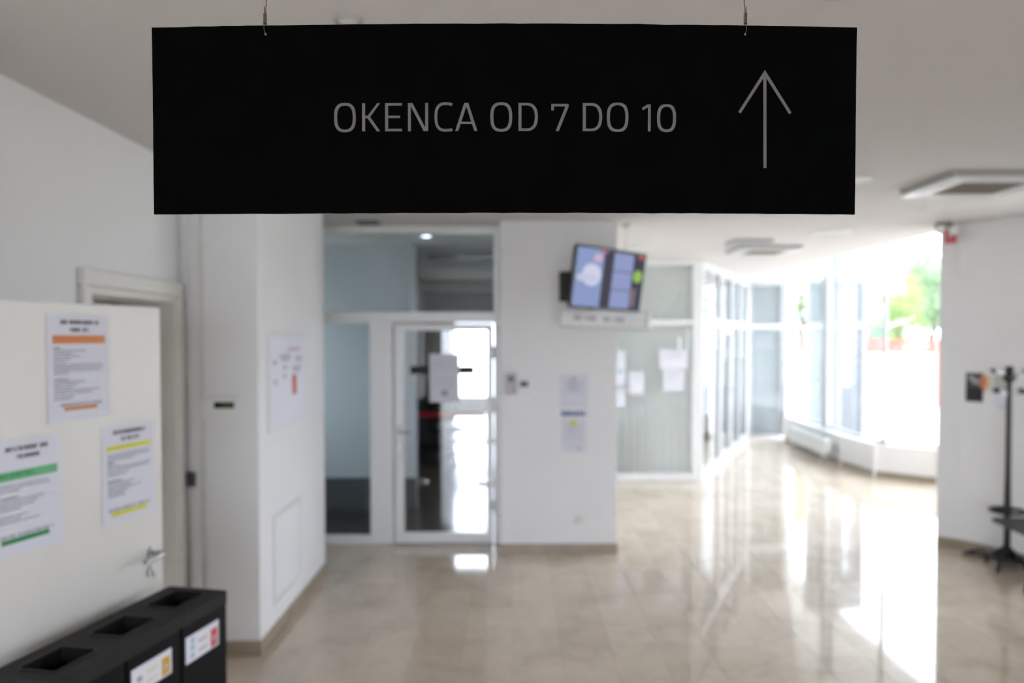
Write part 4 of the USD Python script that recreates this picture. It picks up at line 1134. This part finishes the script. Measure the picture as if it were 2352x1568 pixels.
solo('cable_loop', tube(lp, 0.012, 8), M['black'], 'black looped cable on the floor beside the coat stand foot', 'cable', smooth=True)

# ------------------------------------------------------------------ outside
solo('ground_paving', prism([(-30, -40), (60, -40), (60, 26), (8, 26), (8, 90), (-30, 90)], -0.45, -0.15), M['concrete'], 'pale sunlit paving outside the windows', 'ground', kind='structure')
solo('ground_lawn', prism([(8, 26), (110, 26), (110, 120), (8, 120)], -0.44, -0.14), M['grass'], 'lawn beyond the orange safety fence', 'ground', kind='structure')

# the glazed wing seen through the bay
wg = thing('wing_building', 'pale glazed wing with grey blinds just outside the window bay', 'building', (0, 0, 0))
M['wing_frame'] = paint('wing_frame', (0.24, 0.245, 0.25), 0.6)
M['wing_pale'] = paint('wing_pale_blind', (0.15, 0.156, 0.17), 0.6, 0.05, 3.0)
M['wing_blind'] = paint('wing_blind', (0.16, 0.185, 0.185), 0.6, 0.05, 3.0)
for q0, q1 in ((5.80, 5.86), (6.10, 6.18), (6.86, 6.93)):
    part('post', box(q0, q1, 15.6, 15.7, -0.15, SLAB), M['wing_frame'], wg)
part('transom', box(5.86, 6.86, 15.61, 15.69, 2.05, 2.17), M['wing_frame'], wg)
part('head_band', box(5.86, 6.86, 15.61, 15.69, 2.95, SLAB), M['wing_frame'], wg)
for q0, q1, mm in ((5.86, 6.10, 'wing_blind'), (6.18, 6.86, 'wing_pale')):
    part('infill_panel', box(q0, q1, 15.64, 15.66, -0.15, 2.05), M[mm], wg)
    part('infill_panel', box(q0, q1, 15.64, 15.66, 2.17, 2.95), M[mm], wg)

# safety fence of orange netting on posts
fz = -0.15
for k, (xa, ya, xb, yb, lab) in enumerate(((9.66, 24.16, 12.14, 22.64, 'orange safety netting panel left of the window mullion'), (12.26, 22.57, 15.14, 21.23, 'orange safety netting panel right of the mullion'), (15.26, 21.18, 18.5, 20.4, 'orange safety netting panel ending behind the right wall'), (7.6, 24.9, 9.54, 24.22, 'orange safety netting panel seen past the glazed wing'))):
    t = thing('safety_fence', lab, 'fence', group='safety netting panels outside')
    a, b = (xa, ya), (xb, yb)
    L = math.hypot(xb - xa, yb - ya)
    dx, dy = (xb - xa) / L, (yb - ya) / L
    for s in (0.03, L / 2, L - 0.03):
        part('post', tube([(xa + dx * s, ya + dy * s, fz), (xa + dx * s, ya + dy * s, 1.85)], 0.03, 8), M['netting'], t)
    net = []
    for z in np.arange(1.42, 1.80, 0.055):
        net.append(wallseg(a, b, z, z + 0.045, 0.006, 1))
    for s in np.arange(0.05, L, 0.07):
        net.append(wallseg((xa + dx * s, ya + dy * s), (xa + dx * (s + 0.055), ya + dy * (s + 0.055)), 1.42, 1.80, 0.006, 1))
    part('netting', cat_(net), M['netting'], t, kind='stuff')
    for k2 in range(3):
        s0, s1 = L * k2 / 3 + 0.02, L * (k2 + 1) / 3 - 0.02
        part('board', wallseg((xa + dx * s0, ya + dy * s0), (xa + dx * s1, ya + dy * s1), 0.95, 1.40, 0.02, 1), M['cream'], t)
        part('lower_board', wallseg((xa + dx * s0, ya + dy * s0), (xa + dx * s1, ya + dy * s1), fz, 0.78, 0.02, 1), M['plaster'], t)
    part('rail', wallseg(a, b, 0.80, 0.90, 0.04, 1), M['rail_yellow'], t)


def car(x, y, rz, mat, label):
    t = thing('parked_car', label, 'car', (x, y, -0.14), rz, group='parked cars outside')
    prof = P([(-2.0, 0.35), (-2.05, 0.75), (-1.3, 0.92), (-0.7, 1.40), (0.7, 1.45), (1.5, 0.98), (2.05, 0.85), (2.1, 0.35)])
    part('body', upright(prof, -0.82, 1.64), M[mat], t)
    part('side_window', upright(P([(-1.05, 0.95), (-0.62, 1.33), (0.62, 1.37), (1.2, 1.0)]), -0.83, 0.012), M['black'], t)
    for sx in (-1.3, 1.3):
        for yy in (-0.72, 0.72):
            part('wheel', trimesh.creation.cylinder(0.32, 0.2, sections=24).apply_transform(trimesh.transformations.rotation_matrix(math.pi / 2, (1, 0, 0))).apply_translation((sx, yy, 0.32)), M['black'], t)


car(18.6, 28.6, -12, 'car_blue', 'blue car parked beyond the netting, by the right wall')
car(13.5, 28.2, -12, 'car_white', 'white car parked beyond the netting, left of the light green tree')


def tree(x, y, h, r, mat, n, label, trunk=1.6, squash=0.8, seed=0):
    g = np.random.default_rng(seed)
    t = thing('tree', label, 'tree', (x, y, -0.14), group='trees outside the windows')
    part('trunk', tube([(0, 0, 0), (0.05, 0.02, trunk * 0.6), (0, 0, h * 0.75)], [r * 0.09, r * 0.07, r * 0.02], 10), M['bark'], t)
    for k in range(5):
        a = k * 2.4 + seed
        part('branch', tube([(0, 0, trunk * (0.8 + 0.1 * k)), (r * 0.35 * math.cos(a), r * 0.35 * math.sin(a), trunk + (h - trunk) * 0.35), (r * 0.7 * math.cos(a), r * 0.7 * math.sin(a), trunk + (h - trunk) * 0.6)], [r * 0.035, r * 0.02, r * 0.008], 6), M['bark'], t)
    cz = (h + trunk) / 2
    clumps = g.normal(size=(26, 3))
    clumps /= np.linalg.norm(clumps, axis=1, keepdims=True)
    clumps *= (g.uniform(0.35, 0.95, (26, 1))) * np.array([r, r, (h - trunk) / 2])
    c = clumps[g.integers(0, 26, n)] + g.normal(0, 1, (n, 3)) * np.array([r * 0.2, r * 0.2, r * 0.17 * squash])
    c[:, 2] += cz
    u = g.normal(size=(n, 3))
    u /= np.linalg.norm(u, axis=1, keepdims=True)
    w = np.cross(u, g.normal(size=(n, 3)))
    w /= np.linalg.norm(w, axis=1, keepdims=True)
    s = g.uniform(0.07, 0.13, (n, 1)) * (r / 2.2)
    v = np.stack([c - u * s, c + w * s * 0.55, c + u * s, c - w * s * 0.55], 1).reshape(-1, 3)
    i = np.arange(n)[:, None] * 4
    f = np.vstack([i + [0, 1, 2], i + [0, 2, 3]])
    part('foliage', trimesh.Trimesh(v, f, process=False), M[mat], t, kind='stuff')


tree(15.05, 31.0, 4.7, 0.95, 'leaf_a', 9000, 'light yellow-green tree right of the window mullion', seed=1)
tree(19.0, 36.0, 6.3, 1.6, 'leaf_b', 12000, 'mid-green tree beside the right wall', seed=2)
tree(24.5, 44.5, 8.0, 2.3, 'leaf_b', 6000, 'tall mid-green tree farther back beside the right wall', seed=3)
tree(19.0, 42.5, 3.2, 1.5, 'leaf_b', 6000, 'low green tree left of the window mullion', trunk=0.9, seed=4)
tree(15.7, 33.9, 2.4, 0.75, 'leaf_c', 5000, 'dark green bush behind the netting', trunk=0.3, seed=5)
tree(13.8, 38.0, 8.0, 1.7, 'leaf_a', 8000, 'green tree seen through the narrow pane past the far partition', seed=6)
tree(5.4, 26.5, 6.0, 1.6, 'leaf_a', 7000, 'green tree seen through the glazed room behind the partitions', seed=7)
